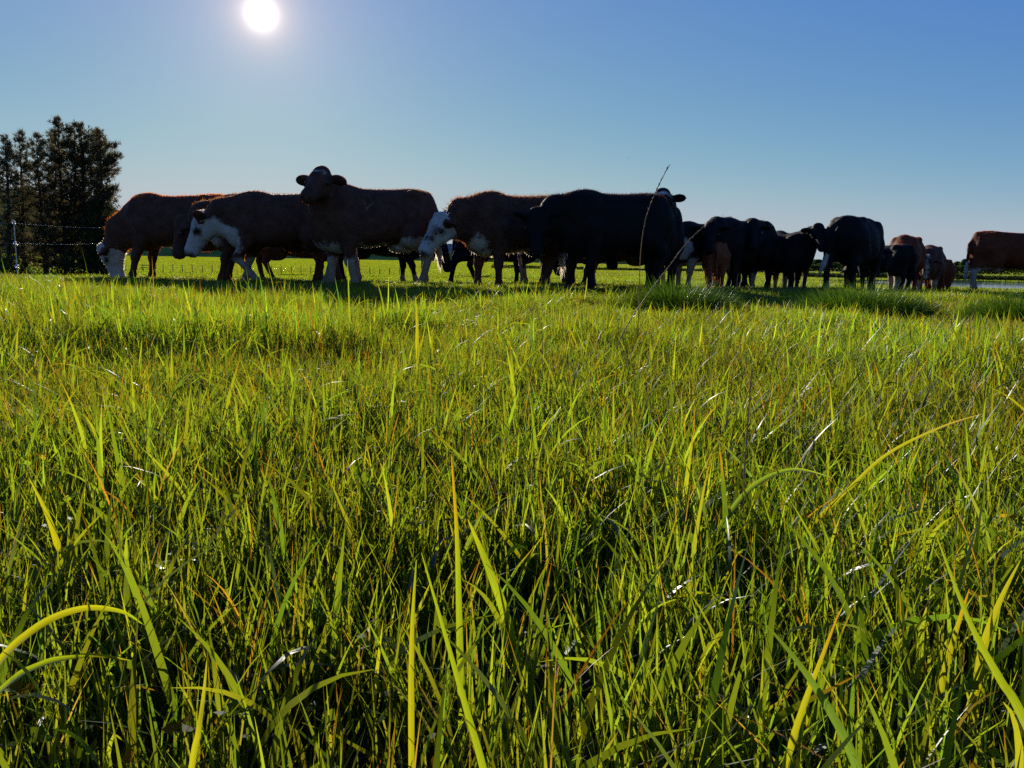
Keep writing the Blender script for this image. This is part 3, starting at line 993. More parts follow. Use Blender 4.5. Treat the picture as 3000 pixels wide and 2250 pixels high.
# the rest of the paddock: patches of sward scattered over the ground
def scatter(name, protos, pts, rot, scl, idx):
    coll = bpy.data.collections.new(name + '_patches')
    for p_ in protos:
        coll.objects.link(p_)
    me = bpy.data.meshes.new(name)
    me.vertices.add(len(pts)); me.vertices.foreach_set('co', np.asarray(pts, dtype=np.float32).ravel())
    for nm, ty, val, key in (('rot', 'FLOAT_VECTOR', rot, 'vector'), ('scl', 'FLOAT_VECTOR', scl, 'vector'), ('idx', 'INT', idx, 'value')):
        a = me.attributes.new(nm, ty, 'POINT')
        a.data.foreach_set(key, np.asarray(val, dtype=np.int32 if ty == 'INT' else np.float32).ravel())
    o = link(name, me)
    g = bpy.data.node_groups.new(name, 'GeometryNodeTree')
    g.interface.new_socket('Geometry', in_out='INPUT', socket_type='NodeSocketGeometry')
    g.interface.new_socket('Geometry', in_out='OUTPUT', socket_type='NodeSocketGeometry')
    gi, go = g.nodes.new('NodeGroupInput'), g.nodes.new('NodeGroupOutput')
    ci = g.nodes.new('GeometryNodeCollectionInfo')
    ci.inputs['Collection'].default_value = coll
    ci.inputs['Separate Children'].default_value = True
    ci.inputs['Reset Children'].default_value = True
    io = g.nodes.new('GeometryNodeInstanceOnPoints')
    io.inputs['Pick Instance'].default_value = True
    g.links.new(gi.outputs[0], io.inputs['Points'])
    g.links.new(ci.outputs[0], io.inputs['Instance'])
    for nm, ty, sock in (('rot', 'FLOAT_VECTOR', 'Rotation'), ('scl', 'FLOAT_VECTOR', 'Scale'), ('idx', 'INT', 'Instance Index')):
        na_ = g.nodes.new('GeometryNodeInputNamedAttribute'); na_.data_type = ty; na_.inputs[0].default_value = nm
        g.links.new(na_.outputs[0], io.inputs[sock])
    g.links.new(io.outputs[0], go.inputs[0])
    md = o.modifiers.new('scatter', 'NODES'); md.node_group = g
    return o


def patch(name, r, n, radius, **kw):
    a, q = r.uniform(0, 2 * np.pi, n), radius * r.random(n) ** .5
    V, F, C = sward(r, q * np.cos(a), q * np.sin(a), np.zeros(n), **kw)
    return bpy.data.objects.new(name, mesh_np(name, V, F, M_GRASS, True, point_col=C))


def lay(r, y0, y1, step, slope=.72, jitter=.45, margin=1.3):
    xs = np.arange(-slope * y1 - 1, slope * y1 + 1, step)
    ys = np.arange(y0, y1, step * .87)
    X, Y = np.meshgrid(xs, ys)
    X = X + (np.arange(len(ys))[:, None] % 2) * step / 2 + r.uniform(-jitter, jitter, X.shape) * step
    Y = Y + r.uniform(-jitter, jitter, Y.shape) * step
    X, Y = X.ravel(), Y.ravel()
    m = np.abs(X) < slope * Y + margin
    return X[m], Y[m]


r = np.random.default_rng(33)
protos = [patch('sward', r, 820, .20, ns=(3, 4, 5), coarse=1.15) for _ in range(10)]
X, Y = lay(r, NEAR_END + .02, 9.0, .215)
hump = 1 + .26 * np.sin(X * 1.7 + 1.3 * np.sin(Y * .9)) * np.cos(Y * 1.4) + .10 * np.sin(X * 4.1 - Y * 2.3)
hump *= np.where(r.random(len(X)) < .13, .5, 1) * np.where(r.random(len(X)) < .12, 1.45, 1)
for tx, ty in ((2545, 5.5), (1992, 5.4), (3010, 5.2)):      # shorter grazed turf in front of the tussocks
    tx = gx(tx, ty)
    hump = np.where((np.abs(X - tx) < .65) & (Y > ty - 2.3) & (Y < ty + .2), np.minimum(hump, .95) * .95, hump)
hump *= 1 - .54 * smooth01(2.8, 7.5, Y)
sc = np.stack([np.ones_like(X), np.ones_like(X), hump], 1) * r.uniform(.9, 1.12, (len(X), 1))
tag(scatter('meadow_grass', protos, np.stack([X, Y, ground_z(X, Y)], 1), np.stack([0 * X, 0 * X, r.uniform(0, 6.283, len(X))], 1), sc, r.integers(0, 10, len(X))),
    'sunlit pasture grass between the foreground and the cattle', 'grass', kind='stuff')
protos = [patch('sward', r, 900, .36, ns=(3, 3, 4), coarse=1.9, share=(.62, .29, .06, .03)) for _ in range(6)]
X, Y = lay(r, 9.0, 24.0, .40)
sc = np.tile(V3(1, 1, .40), (len(X), 1)) * np.stack([np.ones(len(X)), np.ones(len(X)), r.uniform(.6, 1.15, len(X)) * np.where(r.random(len(X)) < .10, 1.5, 1)], 1)
tag(scatter('meadow_grass', protos, np.stack([X, Y, ground_z(X, Y)], 1), np.stack([0 * X, 0 * X, r.uniform(0, 6.283, len(X))], 1), sc, r.integers(0, 6, len(X))),
    'pasture grass round the feet of the cattle', 'grass', kind='stuff')
protos = [patch('sward', r, 700, 1.1, ns=(2, 2, 3), coarse=4.5, tall=1.3, share=(.5, .45, .03, .02)) for _ in range(4)]
X, Y = lay(r, 24.0, 60.0, 1.25)
sc = np.ones((len(X), 3)) * r.uniform(.85, 1.12, (len(X), 1))
tag(scatter('meadow_grass', protos, np.stack([X, Y, ground_z(X, Y)], 1), np.stack([0 * X, 0 * X, r.uniform(0, 6.283, len(X))], 1), sc, r.integers(0, 4, len(X))),
    'grass on the bank falling away behind the cattle', 'grass', kind='stuff')
protos = [patch('sward', r, 520, 5.2, ns=(2, 2, 2), coarse=22, tall=1.5, share=(.5, .48, .01, .01)) for _ in range(4)]
X, Y = lay(r, 62.0, 430.0, 6.2)
m = (pond_value(X, Y) > 1.08) & (r.random(len(X)) < .96)
X, Y = X[m], Y[m]
sc = np.ones((len(X), 3)) * r.uniform(.85, 1.12, (len(X), 1))
tag(scatter('meadow_grass', protos, np.stack([X, Y, ground_z(X, Y)], 1), np.stack([0 * X, 0 * X, r.uniform(0, 6.283, len(X))], 1), sc, r.integers(0, 4, len(X))),
    'bright grass of the far flat fields beyond the cattle', 'grass', kind='stuff')

# ------------------------------------------------------------------ tubes and small shapes
def tube(points, radii, sides=6, cap=True):
    P = [Vector(p) for p in points]
    V, F = [], []
    for i, p_ in enumerate(P):
        t = (P[min(i + 1, len(P) - 1)] - P[max(i - 1, 0)]).normalized()
        a = t.orthogonal().normalized() if i == 0 else (a - t * a.dot(t)).normalized()
        b_ = t.cross(a)
        for j in range(sides):
            w_ = 2 * math.pi * j / sides
            V.append(p_ + (a * math.cos(w_) + b_ * math.sin(w_)) * radii[i])
    for i in range(len(P) - 1):
        for j in range(sides):
            F.append((i * sides + j, i * sides + (j + 1) % sides, (i + 1) * sides + (j + 1) % sides, (i + 1) * sides + j))
    V = np.array([tuple(v) for v in V])
    return V, np.array(F)


def join_plain(parts):
    V, F, o = [], [], 0
    for v, f in parts:
        V.append(v); F.append(f + o); o += len(v)
    return np.vstack(V), np.vstack(F)


def box(c, h):
    V = np.array([(x, y, z) for x in (-1, 1) for y in (-1, 1) for z in (-1, 1)], dtype=float) * h + np.array(c)
    F = np.array([(0, 1, 3, 2), (4, 6, 7, 5), (0, 4, 5, 1), (2, 3, 7, 6), (0, 2, 6, 4), (1, 5, 7, 3)])
    return V, F


# ------------------------------------------------------------------ the pines on the left
M_BARK = plain('pine_bark', (.055, .042, .034), noise_scale=3, noise_amt=.4, bump=.4)
M_NEEDLE = leaf_material('pine_needles', rgb(.062, .060, .034), rgb(.17, .14, .06), gloss=.0, rough=.4, vary=.4, tinted=True, amount=.45)
M_SHRUB = leaf_material('shrub_leaves', rgb(.030, .050, .020), rgb(.07, .11, .03), gloss=.0, rough=.35, vary=.3, tinted=True, amount=.4)


def spikes(r, pos, dirs, length, width):
    n = len(pos)
    side = np.cross(dirs, r.normal(0, 1, (n, 3)))
    side /= np.linalg.norm(side, axis=1)[:, None] + 1e-9
    V = np.stack([pos - side * width[:, None], pos + side * width[:, None], pos + dirs * length[:, None]], 1).reshape(-1, 3)
    return V, np.arange(3 * n).reshape(-1, 3)


def pine(px, d, leaders, label, reach, seed, right_limb=()):
    """leaders: (column, top row) of each leading shoot."""
    r = np.random.default_rng(seed)
    x0 = gx(px, d); z0 = gz(x0, d)
    root = empty('pine_tree', (x0, d, z0))
    tag(root, label, 'tree', 'pines of the shelter belt')
    tips = [at(cx, cy, d) - Vector((x0, d, z0)) for cx, cy in leaders]
    wood, nv, cols = [], [], []
    fork = .30 * min(t.z for t in tips)
    for li, tip in enumerate(tips):
        h = tip.z
        ax = lambda z, t=tip: V3(t.x * smooth01(fork * .5, h * .75, z), (.5 if li else -.3) * smooth01(fork, h * .7, z) + .15 * math.sin(z * .5 + li), z)
        zs = np.linspace(0, h, 14)
        wood.append(tube([ax(z) for z in zs], [max(.02, .24 * (1 - z / h) ** .8) for z in zs], 7))
        z = h - .15
        while z > 1.4:
            t = (h - z) / h
            rad = reach * (1 - math.exp(-t * 4.2)) * (.9 if t < .8 else .8)
            for _ in range(5):
                a = r.uniform(0, 2 * math.pi)
                L = rad * (.35 + .9 * r.random() ** .8) * (1 + .25 * math.sin(z * 2.1 + li * 2 + a)) + .12
                rise = r.uniform(.25, .75) if t < .35 else r.uniform(-.05, .5)
                base = ax(z)
                out = V3(math.cos(a), math.sin(a), 0)
                pts = [base + out * L * q + V3(0, 0, rise * L * q ** 1.8) for q in (0, .35, .7, 1)]
                if L > .6:
                    wood.append(tube(pts, [.030 + .012 * L, .024, .016, .008], 3))
                nt = max(2, int(2 + L * 3.2))
                qs = 1 - .75 * r.random(nt) ** 1.5
                for q in qs:
                    c = base + out * L * q + V3(0, 0, rise * L * q ** 1.8) + r.normal(0, .06 + .05 * L, 3)
                    m = 11
                    dr = out * .55 + V3(0, 0, .75) + r.normal(0, .62, (m, 3))
                    dr /= np.linalg.norm(dr, axis=1)[:, None]
                    nv.append((np.tile(c, (m, 1)) + r.normal(0, .07, (m, 3)), dr))
                    cols.append(np.full(m, r.uniform(.6, 1.25)))
            z -= r.uniform(.20, .36)
    for (bx, by, L) in right_limb:                                   # limbs that stand clear of the crown
        tipv = np.array(at(bx, by, d) - Vector((x0, d, z0)))
        base = V3(tipv[0] - L, 0, tipv[2] - .35 * L)
        wood.append(tube([base, base + (tipv - base) * .5 - V3(0, 0, .08), tipv], [.06, .04, .015], 4))
        for q in r.random(int(26 * L)) ** .8:
            c = base + (tipv - base) * (.25 + .75 * q) + r.normal(0, .17, 3) * V3(1, 1, .8)
            m = 11
            dr = V3(.5, 0, .7) + r.normal(0, .6, (m, 3)); dr /= np.linalg.norm(dr, axis=1)[:, None]
            nv.append((np.tile(c, (m, 1)) + r.normal(0, .07, (m, 3)), dr)); cols.append(np.full(m, r.uniform(.6, 1.2)))
    pos, dr = np.vstack([a for a, b in nv]), np.vstack([b for a, b in nv])
    c = np.repeat(np.concatenate(cols), 3)[:, None] * V3(1, 1, 1)
    n = len(pos)
    V, F = spikes(r, pos, dr, r.uniform(.14, .40, n), r.uniform(.016, .040, n))
    link('crown', mesh_np('crown', V, F, M_NEEDLE, False, point_col=c), root)
    V, F = join_plain(wood)
    link('trunk', mesh_np('trunk', V, F, M_BARK, True), root)


pine(21, 69, [(21, 401)], 'slender pine at the left edge of the picture', 1.5, 1)
pine(64, 71, [(62, 386)], 'slender pointed pine, second from the left edge', 1.45, 2)
pine(128, 70, [(112, 394), (146, 386)], 'pine with two leading shoots in the left middle of the pine group', 1.6, 3)
pine(188, 68, [(174, 349), (203, 356)], 'tallest pine of the group with two pointed tops', 1.8, 4)
pine(256, 69, [(241, 365), (270, 375)], 'dense pine right of the tallest one with two blunt tops', 1.9, 5)
pine(292, 67, [(297, 384)], 'pine at the right end of the group with limbs reaching right', 1.5, 6,
     right_limb=((338, 424, 1.3), (350, 452, 1.7), (344, 470, 1.4), (318, 500, .9), (342, 548, 1.5), (330, 560, 1.2), (322, 600, .7)))


def leafy(r, n, centre, radii, size, flat_base=True):
    q = r.normal(0, 1, (n, 3)); q /= np.linalg.norm(q, axis=1)[:, None]
    lump = 1 + .16 * np.sin(q[:, 0] * 7 + q[:, 2] * 5) + .12 * np.sin(q[:, 1] * 9 + q[:, 0] * 3)
    p_ = q * (r.random((n, 1)) ** .33) * lump[:, None] * np.array(radii) + np.array(centre)
    if flat_base:
        p_[:, 2] = np.abs(p_[:, 2])
    dr = q * .8 + r.normal(0, .7, (n, 3)); dr /= np.linalg.norm(dr, axis=1)[:, None]
    V, F = spikes(r, p_, dr, r.uniform(.7, 1.5, n) * size, r.uniform(.25, .5, n) * size)
    return V, F, np.repeat(r.uniform(.6, 1.3, n), 3)[:, None] * V3(1, 1, 1)


def shrub(px, d, top, width, label, seed, n=3000):
    r = np.random.default_rng(seed)
    x0 = gx(px, d); z0 = gz(x0, d)
    h = at(px, top, d).z - z0
    root = empty('shrub', (x0, d, z0))
    tag(root, label, 'shrub')
    V, F, C = leafy(r, n, (0, 0, h * .45), (width / 2, width / 2, h * .55), .20)
    link('foliage', mesh_np('foliage', V, F, M_SHRUB, False, point_col=C), root)
    V, F = join_plain([tube([(0, 0, 0), (r.uniform(-.3, .3), 0, h * .4), (r.uniform(-.8, .8), .2, h * .75)], [.09, .06, .02], 5) for _ in range(4)])
    link('stem', mesh_np('stem', V, F, M_BARK, True), root)


shrub(297, 66, 584, 2.3, 'rounded dark shrub at the right foot of the pines', 11, 4200)
r = np.random.default_rng(44)
parts = []
for i in range(16):
    px, d = r.uniform(-120, 335), r.uniform(63, 74)
    x0 = gx(px, d)
    v, f, c = leafy(r, 900, (x0, d, gz(x0, d) + .2), (1.5, 1.2, r.uniform(1.2, 2.8)), .24, False)
    parts.append((v, f, c))
V, F, C = join(parts)
tag(link('undergrowth', mesh_np('undergrowth', V, F, M_SHRUB, False, point_col=C)), 'dark undergrowth closing the gaps below the pines', 'undergrowth', kind='stuff')

# ------------------------------------------------------------------ hedges and trees beyond the fields
def hedge(name, label, pts, height, depth, n, size, seed, mat=None):
    r = np.random.default_rng(seed)
    pts = np.array(pts)
    seg = np.linalg.norm(np.diff(pts, axis=0), axis=1)
    cum = np.concatenate([[0], np.cumsum(seg)])
    q = r.random(n) * cum[-1]
    x, y = np.interp(q, cum, pts[:, 0]), np.interp(q, cum, pts[:, 1])
    hh = height * (1 + .22 * np.sin(q * .11 + seed) + .12 * np.sin(q * .37))
    y = y + r.uniform(-.5, .5, n) * depth
    z = ground_z(x, y) + hh * r.random(n) ** .7
    p_ = np.stack([x, y, z], 1)
    dr = r.normal(0, 1, (n, 3)) + V3(0, 0, .5); dr /= np.linalg.norm(dr, axis=1)[:, None]
    V, F = spikes(r, p_, dr, r.uniform(.7, 1.6, n) * size, r.uniform(.3, .6, n) * size)
    return tag(link(name, mesh_np(name, V, F, mat or M_SHRUB, False, point_col=np.repeat(r.uniform(.6, 1.3, n), 3)[:, None] * V3(1, 1, 1))), label, 'hedge', kind='stuff')


line = lambda d, a, b_, k_=9: [(gx(p_, d), d + 3 * math.sin(p_ * .01)) for p_ in np.linspace(a, b_, k_)]
hedge('hedgerow', 'dark hedge across the far side of the pond', line(285, 2260, 3400), 3.3, 5, 16000, .55, 3)
hedge('reeds', 'dark strip of rushes along the far pond bank', line(181, 2330, 3400), .9, 7, 12000, .40, 4)
hedge('hedgerow', 'long dark hedge at the far end of the fields', line(800, 250, 2350), 4.6, 10, 16000, 1.2, 5)
hedge('hedgerow', 'low dark hedge line crossing the middle of the far field', line(225, 1440, 2250), .75, 2, 6000, .35, 6)


def far_tree(px, d, top, width, label, seed):
    r = np.random.default_rng(seed)
    x0 = gx(px, d); z0 = gz(x0, d)
    h = at(px, top, d).z - z0
    root = empty('far_tree', (x0, d, z0))
    tag(root, label, 'tree', 'trees on the horizon')
    parts = []
    for q in range(5):
        v, f, c = leafy(r, 420, (r.uniform(-.4, .4) * width, r.uniform(-.3, .3) * width, h * r.uniform(.62, .9)), (width * .28, width * .28, h * .13), .45, False)
        parts.append((v, f, c))
    V, F, C = join(parts)
    link('crown', mesh_np('crown', V, F, M_SHRUB, False, point_col=C), root)
    V, F = join_plain([tube([(0, 0, 0), (.1, 0, h * .5), (r.uniform(-1, 1), 0, h * .85)], [.22, .16, .05], 5) for _ in range(2)])
    link('trunk', mesh_np('trunk', V, F, M_BARK, True), root)


far_tree(2824, 290, 760, 3.2, 'small flat-topped tree above the hedge left of the right-hand cow', 51)
far_tree(2806, 295, 766, 2.6, 'smaller bushy tree left of the flat-topped tree on the hedge', 52)
far_tree(2404, 290, 762, 4.0, 'round dark tree on the horizon between the huddle and the bulky black cow', 53)

# ------------------------------------------------------------------ fences
M_FIBRE = plain('white_fibreglass', (.62, .62, .60), rough=.5, noise_scale=30, noise_amt=.15)
M_CLIP = plain('pale_insulator', (.55, .56, .55), rough=.4, noise_scale=60, noise_amt=.2)
M_WIRE = plain('fence_wire', (.25, .25, .26), rough=.35, metallic=.6, noise_scale=20, noise_amt=.1)
M_WOOD = plain('weathered_post', (.10, .085, .07), noise_scale=6, noise_amt=.35, bump=.3)


def sag(a, b_, drop, n=9):
    a, b_ = Vector(a), Vector(b_)
    return [a.lerp(b_, t) - Vector((0, 0, drop * 4 * t * (1 - t))) for t in np.linspace(0, 1, n)]


def wire_mesh(name, runs, rad):
    V, F = join_plain([tube(q, [rad] * len(q), 4) for q in runs])
    return mesh_np(name, V, F, M_WIRE, True)


d0 = 14.4
foot, head_ = at(50, 795, d0), at(40, 648, d0)
foot.z = gz(foot.x, foot.y) - .05
root = empty('electric_fence', (0, 0, 0))
tag(root, 'thin white electric fence post with two wires left of the grazing cow', 'fence')
V, F = tube([foot, foot.lerp(head_, .5), head_ + Vector((0, 0, .03))], [.009, .008, .006], 7)
link('post', mesh_np('post', V, F, M_FIBRE, True), root)
for t in (.98, .645, .27):
    c = foot.lerp(head_, t)
    ring = [c + Vector((.032 * math.cos(a), -.008, .030 * math.sin(a))) for a in np.linspace(0, 5.6, 10)]
    V, F = join_plain([tube(ring, [.007] * 10, 5), box(c, (.014, .014, .022)), tube([c, c + Vector((.045, -.01, -.03))], [.006, .004], 5)])
    link('insulator', mesh_np('insulator', V, F, M_CLIP, True), root)
for row_l, row_p, row_r, t in ((645, 650, 668, .97), (694, 698, 713, .645)):
    p0 = foot.lerp(head_, t)
    left, right = at(-260, row_l, 13.2), at(310, row_r, 18.2)
    far_ = at(690, row_r + 22, 23)
    link('wire', wire_mesh('wire', [sag(left, p0, .02), sag(p0, right, .02), sag(right, far_, .02)], .0022), root)

root = empty('field_fence', (gx(500, 125), 125, gz(gx(500, 125), 125)))
tag(root, 'distant post and wire fence across the field behind the left cattle', 'fence')
O = Vector(root.location)
posts = []
pv, pf = box((0, 0, .62), (.045, .045, .66))
post_me = mesh_np('post', pv, pf, M_WOOD)
for px in range(300, 1180, 29):
    x = gx(px, 125 + .01 * (px - 500)); y = 125 + .01 * (px - 500)
    p_ = link('post', post_me, root)
    p_.location = Vector((x, y, gz(x, y))) - O
    p_.rotation_euler = (random.uniform(-.05, .05), random.uniform(-.06, .06), random.uniform(0, 1))
    posts.append(Vector((x, y, gz(x, y))) - O)
for hz_ in (.45, .80, 1.12):
    link('wire', wire_mesh('wire', [[p_ + Vector((0, -.08, hz_)) for p_ in posts]], .006), root)
V, F = box((0, 0, 0), (1.3, .05, .06))
rail_me = mesh_np('rail', V, F, M_WOOD)
for hz_ in (.7, 1.1):
    q = link('rail', rail_me, root)
    q.location = posts[4] + Vector((1.0, -.16, hz_))

# ------------------------------------------------------------------ tussocks, tall stalks, single blades, clover
def tussock(px, d, w, h, label, seed, n=6500):
    r = np.random.default_rng(seed)
    x0 = gx(px, d)
    root_me = None
    a, q = r.uniform(0, 2 * np.pi, n), w / 2 * r.random(n) ** .6
    x, y = q * np.cos(a), q * np.sin(a)
    L = h * (1.15 - .5 * (q / (w / 2)) ** 2) * r.uniform(.6, 1.15, n)
    cols = V3(.75, 1, .3) * r.uniform(.6, 1.3, (n, 1))
    tips = np.where(r.random((n, 1)) < .12, STRAW, cols)
    V, F, C = blade_field(r, np.stack([x, y, np.zeros(n) - .01], 1), L, r.uniform(.003, .0058, n), a + r.normal(0, .7, n),
                          .1 + .5 * q / (w / 2) + np.abs(r.normal(0, .12, n)), np.abs(r.normal(.6, .4, n)), r.normal(0, .6, n), cols, tips, 4)
    o = link('grass_tussock', mesh_np('grass_tussock', V, F, M_TUSSOCK, True, point_col=C))
    o.location = (x0, d, gz(x0, d))
    return tag(o, label, 'tussock', 'dark tussocks in the pasture')


tussock(2545, 5.5, .85, .28, 'dark green grass tussock below the bulky black cow', 61)
tussock(1992, 5.4, .75, .28, 'dark green grass tussock beside the foot of the two dry stalks', 62)
tussock(3010, 5.2, .60, .27, 'dark green grass tussock cut by the right edge', 63)

M_DRY = leaf_material('dry_stalk', rgb(.40, .31, .20), rgb(.42, .28, .15), gloss=.06, rough=.45, vary=.1, tinted=False, amount=.4)


def stalk(points, rad, label, ears, seed):
    """points: (column, row, distance) from the root up."""
    r = np.random.default_rng(seed)
    P = [at(*q) for q in points]
    P[0].z = gz(P[0].x, P[0].y) - .01
    base = P[0].copy()
    # smooth the run
    fine = []
    for i in range(len(P) - 1):
        a, b_, c, d = P[max(i - 1, 0)], P[i], P[i + 1], P[min(i + 2, len(P) - 1)]
        for t in np.linspace(0, 1, 6, endpoint=False):
            fine.append(.5 * ((2 * b_) + (c - a) * t + (2 * a - 5 * b_ + 4 * c - d) * t * t + (3 * b_ - a - 3 * c + d) * t ** 3) - base)
    fine.append(P[-1] - base)
    root = empty('grass_stalk', base)
    tag(root, label, 'grass stalk', 'dry seed stalks in front of the herd')
    n = len(fine)
    V, F = tube(fine, [rad * (1 - .62 * i / n) for i in range(n)], 6)
    link('stem', mesh_np('stem', V, F, M_DRY, True), root)
    parts = []
    for i in range(ears):
        t = (1 - .50 * min(.98, (i + r.uniform(-.45, .45)) / ears if i else 0)) * (n - 1)
        k_ = min(int(t), n - 2)
        p_ = fine[k_].lerp(fine[k_ + 1], t - k_)
        ax = (fine[k_ + 1] - fine[k_]).normalized()
        sd = ax.orthogonal().normalized()
        sd.rotate(Matrix.Rotation(i * math.pi + r.uniform(-.4, .4), 3, ax))
        tip = p_ + ax * rad * r.uniform(4.5, 9) + sd * rad * r.uniform(.4, 1.9)
        parts.append(tube([p_, p_.lerp(tip, .45) + sd * rad * .5, tip], [rad * .25, rad * .62, rad * .08], 5))
    V, F = join_plain(parts)
    link('seed_head', mesh_np('seed_head', V, F, M_DRY, True), root)


stalk([(1866, 1060, 3.1), (1872, 880, 3.05), (1877, 740, 3.0), (1892, 640, 3.0), (1922, 560, 3.0), (1957, 490, 3.0)], .0023,
      'tall upright dry stalk with a thin seed head against the large black cow', 34, 71)
stalk([(1770, 1085, 2.7), (1826, 975, 2.75), (1885, 880, 2.8), (1960, 780, 2.85), (2022, 700, 2.9), (2092, 640, 2.9)], .0024,
      'dry stalk leaning right across the rump of the large black cow', 26, 72)

stalk([(2178, 1560, 1.04), (2180, 1400, 1.05), (2190, 1250, 1.06), (2201, 1105, 1.07)], .0016,
      'pale withered stalk standing alone in the grass right of the middle', 16, 74)
stalk([(2330, 1520, 1.15), (2352, 1400, 1.16), (2385, 1290, 1.17), (2412, 1200, 1.18)], .0012,
      'thin brown withered stalk leaning right beside the pale one', 8, 75)
stalk([(1590, 1160, 2.1), (1589, 1040, 2.1), (1588, 920, 2.1), (1587, 812, 2.1)], .0012,
      'thin dark bare stem standing below the shaggy spotted-face cow', 9, 73)

M_BLADE = leaf_material('broad_blade', rgb(.085, .115, .040), rgb(.48, .48, .075), gloss=.12, rough=.34, vary=.05, amount=.62)


def hero(points, width, col, tip, label, flat=0.0):
    """One broad blade through (column, row, distance) points, root first."""
    P = [at(*q) for q in points]
    down = (P[0] - P[1]).normalized() + Vector((0, 0, -.25))       # carry the blade on down to the soil
    P.insert(0, P[0] + down * (P[0].z - gz(P[0].x, P[0].y) + .01) / max(.2, -down.z))
    base = P[0].copy()
    fine = []
    for i in range(len(P) - 1):
        a, b_, c, d = P[max(i - 1, 0)], P[i], P[i + 1], P[min(i + 2, len(P) - 1)]
        for t in np.linspace(0, 1, 7, endpoint=False):
            fine.append(.5 * ((2 * b_) + (c - a) * t + (2 * a - 5 * b_ + 4 * c - d) * t * t + (3 * b_ - a - 3 * c + d) * t ** 3) - base)
    fine.append(P[-1] - base)
    n = len(fine)
    V, C = [], []
    for i, p_ in enumerate(fine):
        t = i / (n - 1)
        tg = (fine[min(i + 1, n - 1)] - fine[max(i - 1, 0)]).normalized()
        eye = Vector((0, 0, EYE)) - (p_ + base)
        sd = tg.cross(Vector((0, 1, .15))).normalized()
        up = sd.cross(tg).normalized()
        sd = (sd * math.cos(flat) + up * math.sin(flat)).normalized()
        up = sd.cross(tg).normalized()
        hw = .36 * width * (1 - t ** 2.4) * min(1, .65 + 1.3 * t) + .0002
        c = V3(*col) * (1 - smooth01(.6, 1, t)) + V3(*tip) * smooth01(.6, 1, t)
        for j in range(11):
            e = j / 5 - 1
            V.append(p_ + sd * hw * e + up * hw * .32 * (1 - e * e))
            C.append(c * (.70 if j == 5 else (1.06, .86)[j % 2]) * (1 + .10 * math.sin(i * .9 + j * 2.1)))
    F = [(11 * i + j, 11 * i + j + 1, 11 * i + j + 12, 11 * i + j + 11) for i in range(n - 1) for j in range(10)]
    o = link('cocksfoot_grass', mesh_np('cocksfoot_grass', np.array([tuple(v) for v in V]), np.array(F), M_BLADE, True, point_col=np.array(C)))
    o.location = base
    return tag(o, label, 'grass', 'broad single blades in the foreground')


GB, GW, GR = (.80, 1, .15), (1.05, 1.0, .13), (1.3, .62, .12)
hero([(-60, 2010, .52), (90, 1850, .54), (230, 1785, .56), (350, 1790, .57), (420, 1830, .58)], .0085, GW, GB, 'broad blade arching over near the lower left edge, upper of two', .5)
hero([(-40, 2060, .50), (110, 1950, .51), (260, 1920, .52), (380, 1935, .53)], .0075, GB, GW, 'dewy blade arching over near the lower left edge, lower of two', .9)
hero([(195, 1690, .80), (170, 1600, .80), (135, 1500, .80), (85, 1400, .80)], .0140, GW, GW, 'wide upright pale green blade at the left with a shadow across it')
hero([(1350, 2020, .60), (1345, 1800, .62), (1338, 1560, .63), (1322, 1330, .63)], .0085, GB, GR, 'long upright blade with a rusty tip left of the middle')
hero([(1480, 1800, .70), (1445, 1700, .70), (1405, 1600, .71), (1370, 1520, .71)], .0130, GB, GW, 'broad blade leaning left in the middle foreground')
hero([(1205, 2130, .50), (1205, 1950, .51), (1210, 1790, .52), (1220, 1640, .53)], .0060, GW, GB, 'narrow upright blade right of the lower left arch')
hero([(1425, 2290, .44), (1370, 2090, .45), (1310, 1880, .46), (1235, 1620, .47)], .0065, GB, GB, 'long blade leaning left from the lower middle edge')
hero([(2360, 1560, .95), (2480, 1440, .98), (2600, 1330, 1.02), (2760, 1250, 1.06), (2880, 1212, 1.1)], .0078, GW, (1.2, .8, .3), 'long stem-like blade running up to the right on the right side', .3)
hero([(2100, 1560, .95), (2200, 1430, .97), (2320, 1375, .99), (2440, 1400, 1.0)], .0110, (.55, .8, .35), GB, 'grey-green blade arched like a bow right of the middle', .8)
hero([(2660, 2080, .62), (2690, 1960, .63), (2700, 1850, .63), (2715, 1776, .62)], .0125, GB, (1.1, 1, .5), 'broad blade with a cut pale end at the lower right')
hero([(2760, 2000, .58), (2780, 1920, .59), (2810, 1820, .60), (2840, 1725, .60)], .0095, GW, GR, 'yellow blade with an orange tip at the lower right')
hero([(2860, 2040, .56), (2880, 1900, .57), (2930, 1760, .58), (2990, 1640, .59)], .0130, GW, GW, 'widest yellow-green blade near the right edge')
hero([(3010, 2130, .44), (2930, 1990, .45), (2840, 1820, .46), (2740, 1560, .48)], .0075, GB, GB, 'smooth blade leaning left across the lower right corner')
hero([(2520, 2270, .43), (2430, 2080, .45), (2330, 1930, .47), (2235, 1820, .49)], .0080, (.5, .8, .4), (.6, .8, .4), 'shaded grey-green blade leaning left at the lower right')
hero([(2300, 2250, .45), (2350, 2080, .46), (2410, 1920, .47), (2460, 1790, .48)], .0070, GW, GR, 'bright blade leaning right beside the shaded grey-green blade')
hero([(560, 2260, .42), (580, 2150, .42), (596, 2040, .43), (606, 1935, .43)], .0050, GW, (.9, .9, .3), 'thin pointed blade standing near the lower left corner')
hero([(1222, 1010, 2.3), (1222, 960, 2.3), (1220, 920, 2.3), (1218, 868, 2.3)], .014, GW, GB, 'single bright upright blade in front of the tall brown cow')

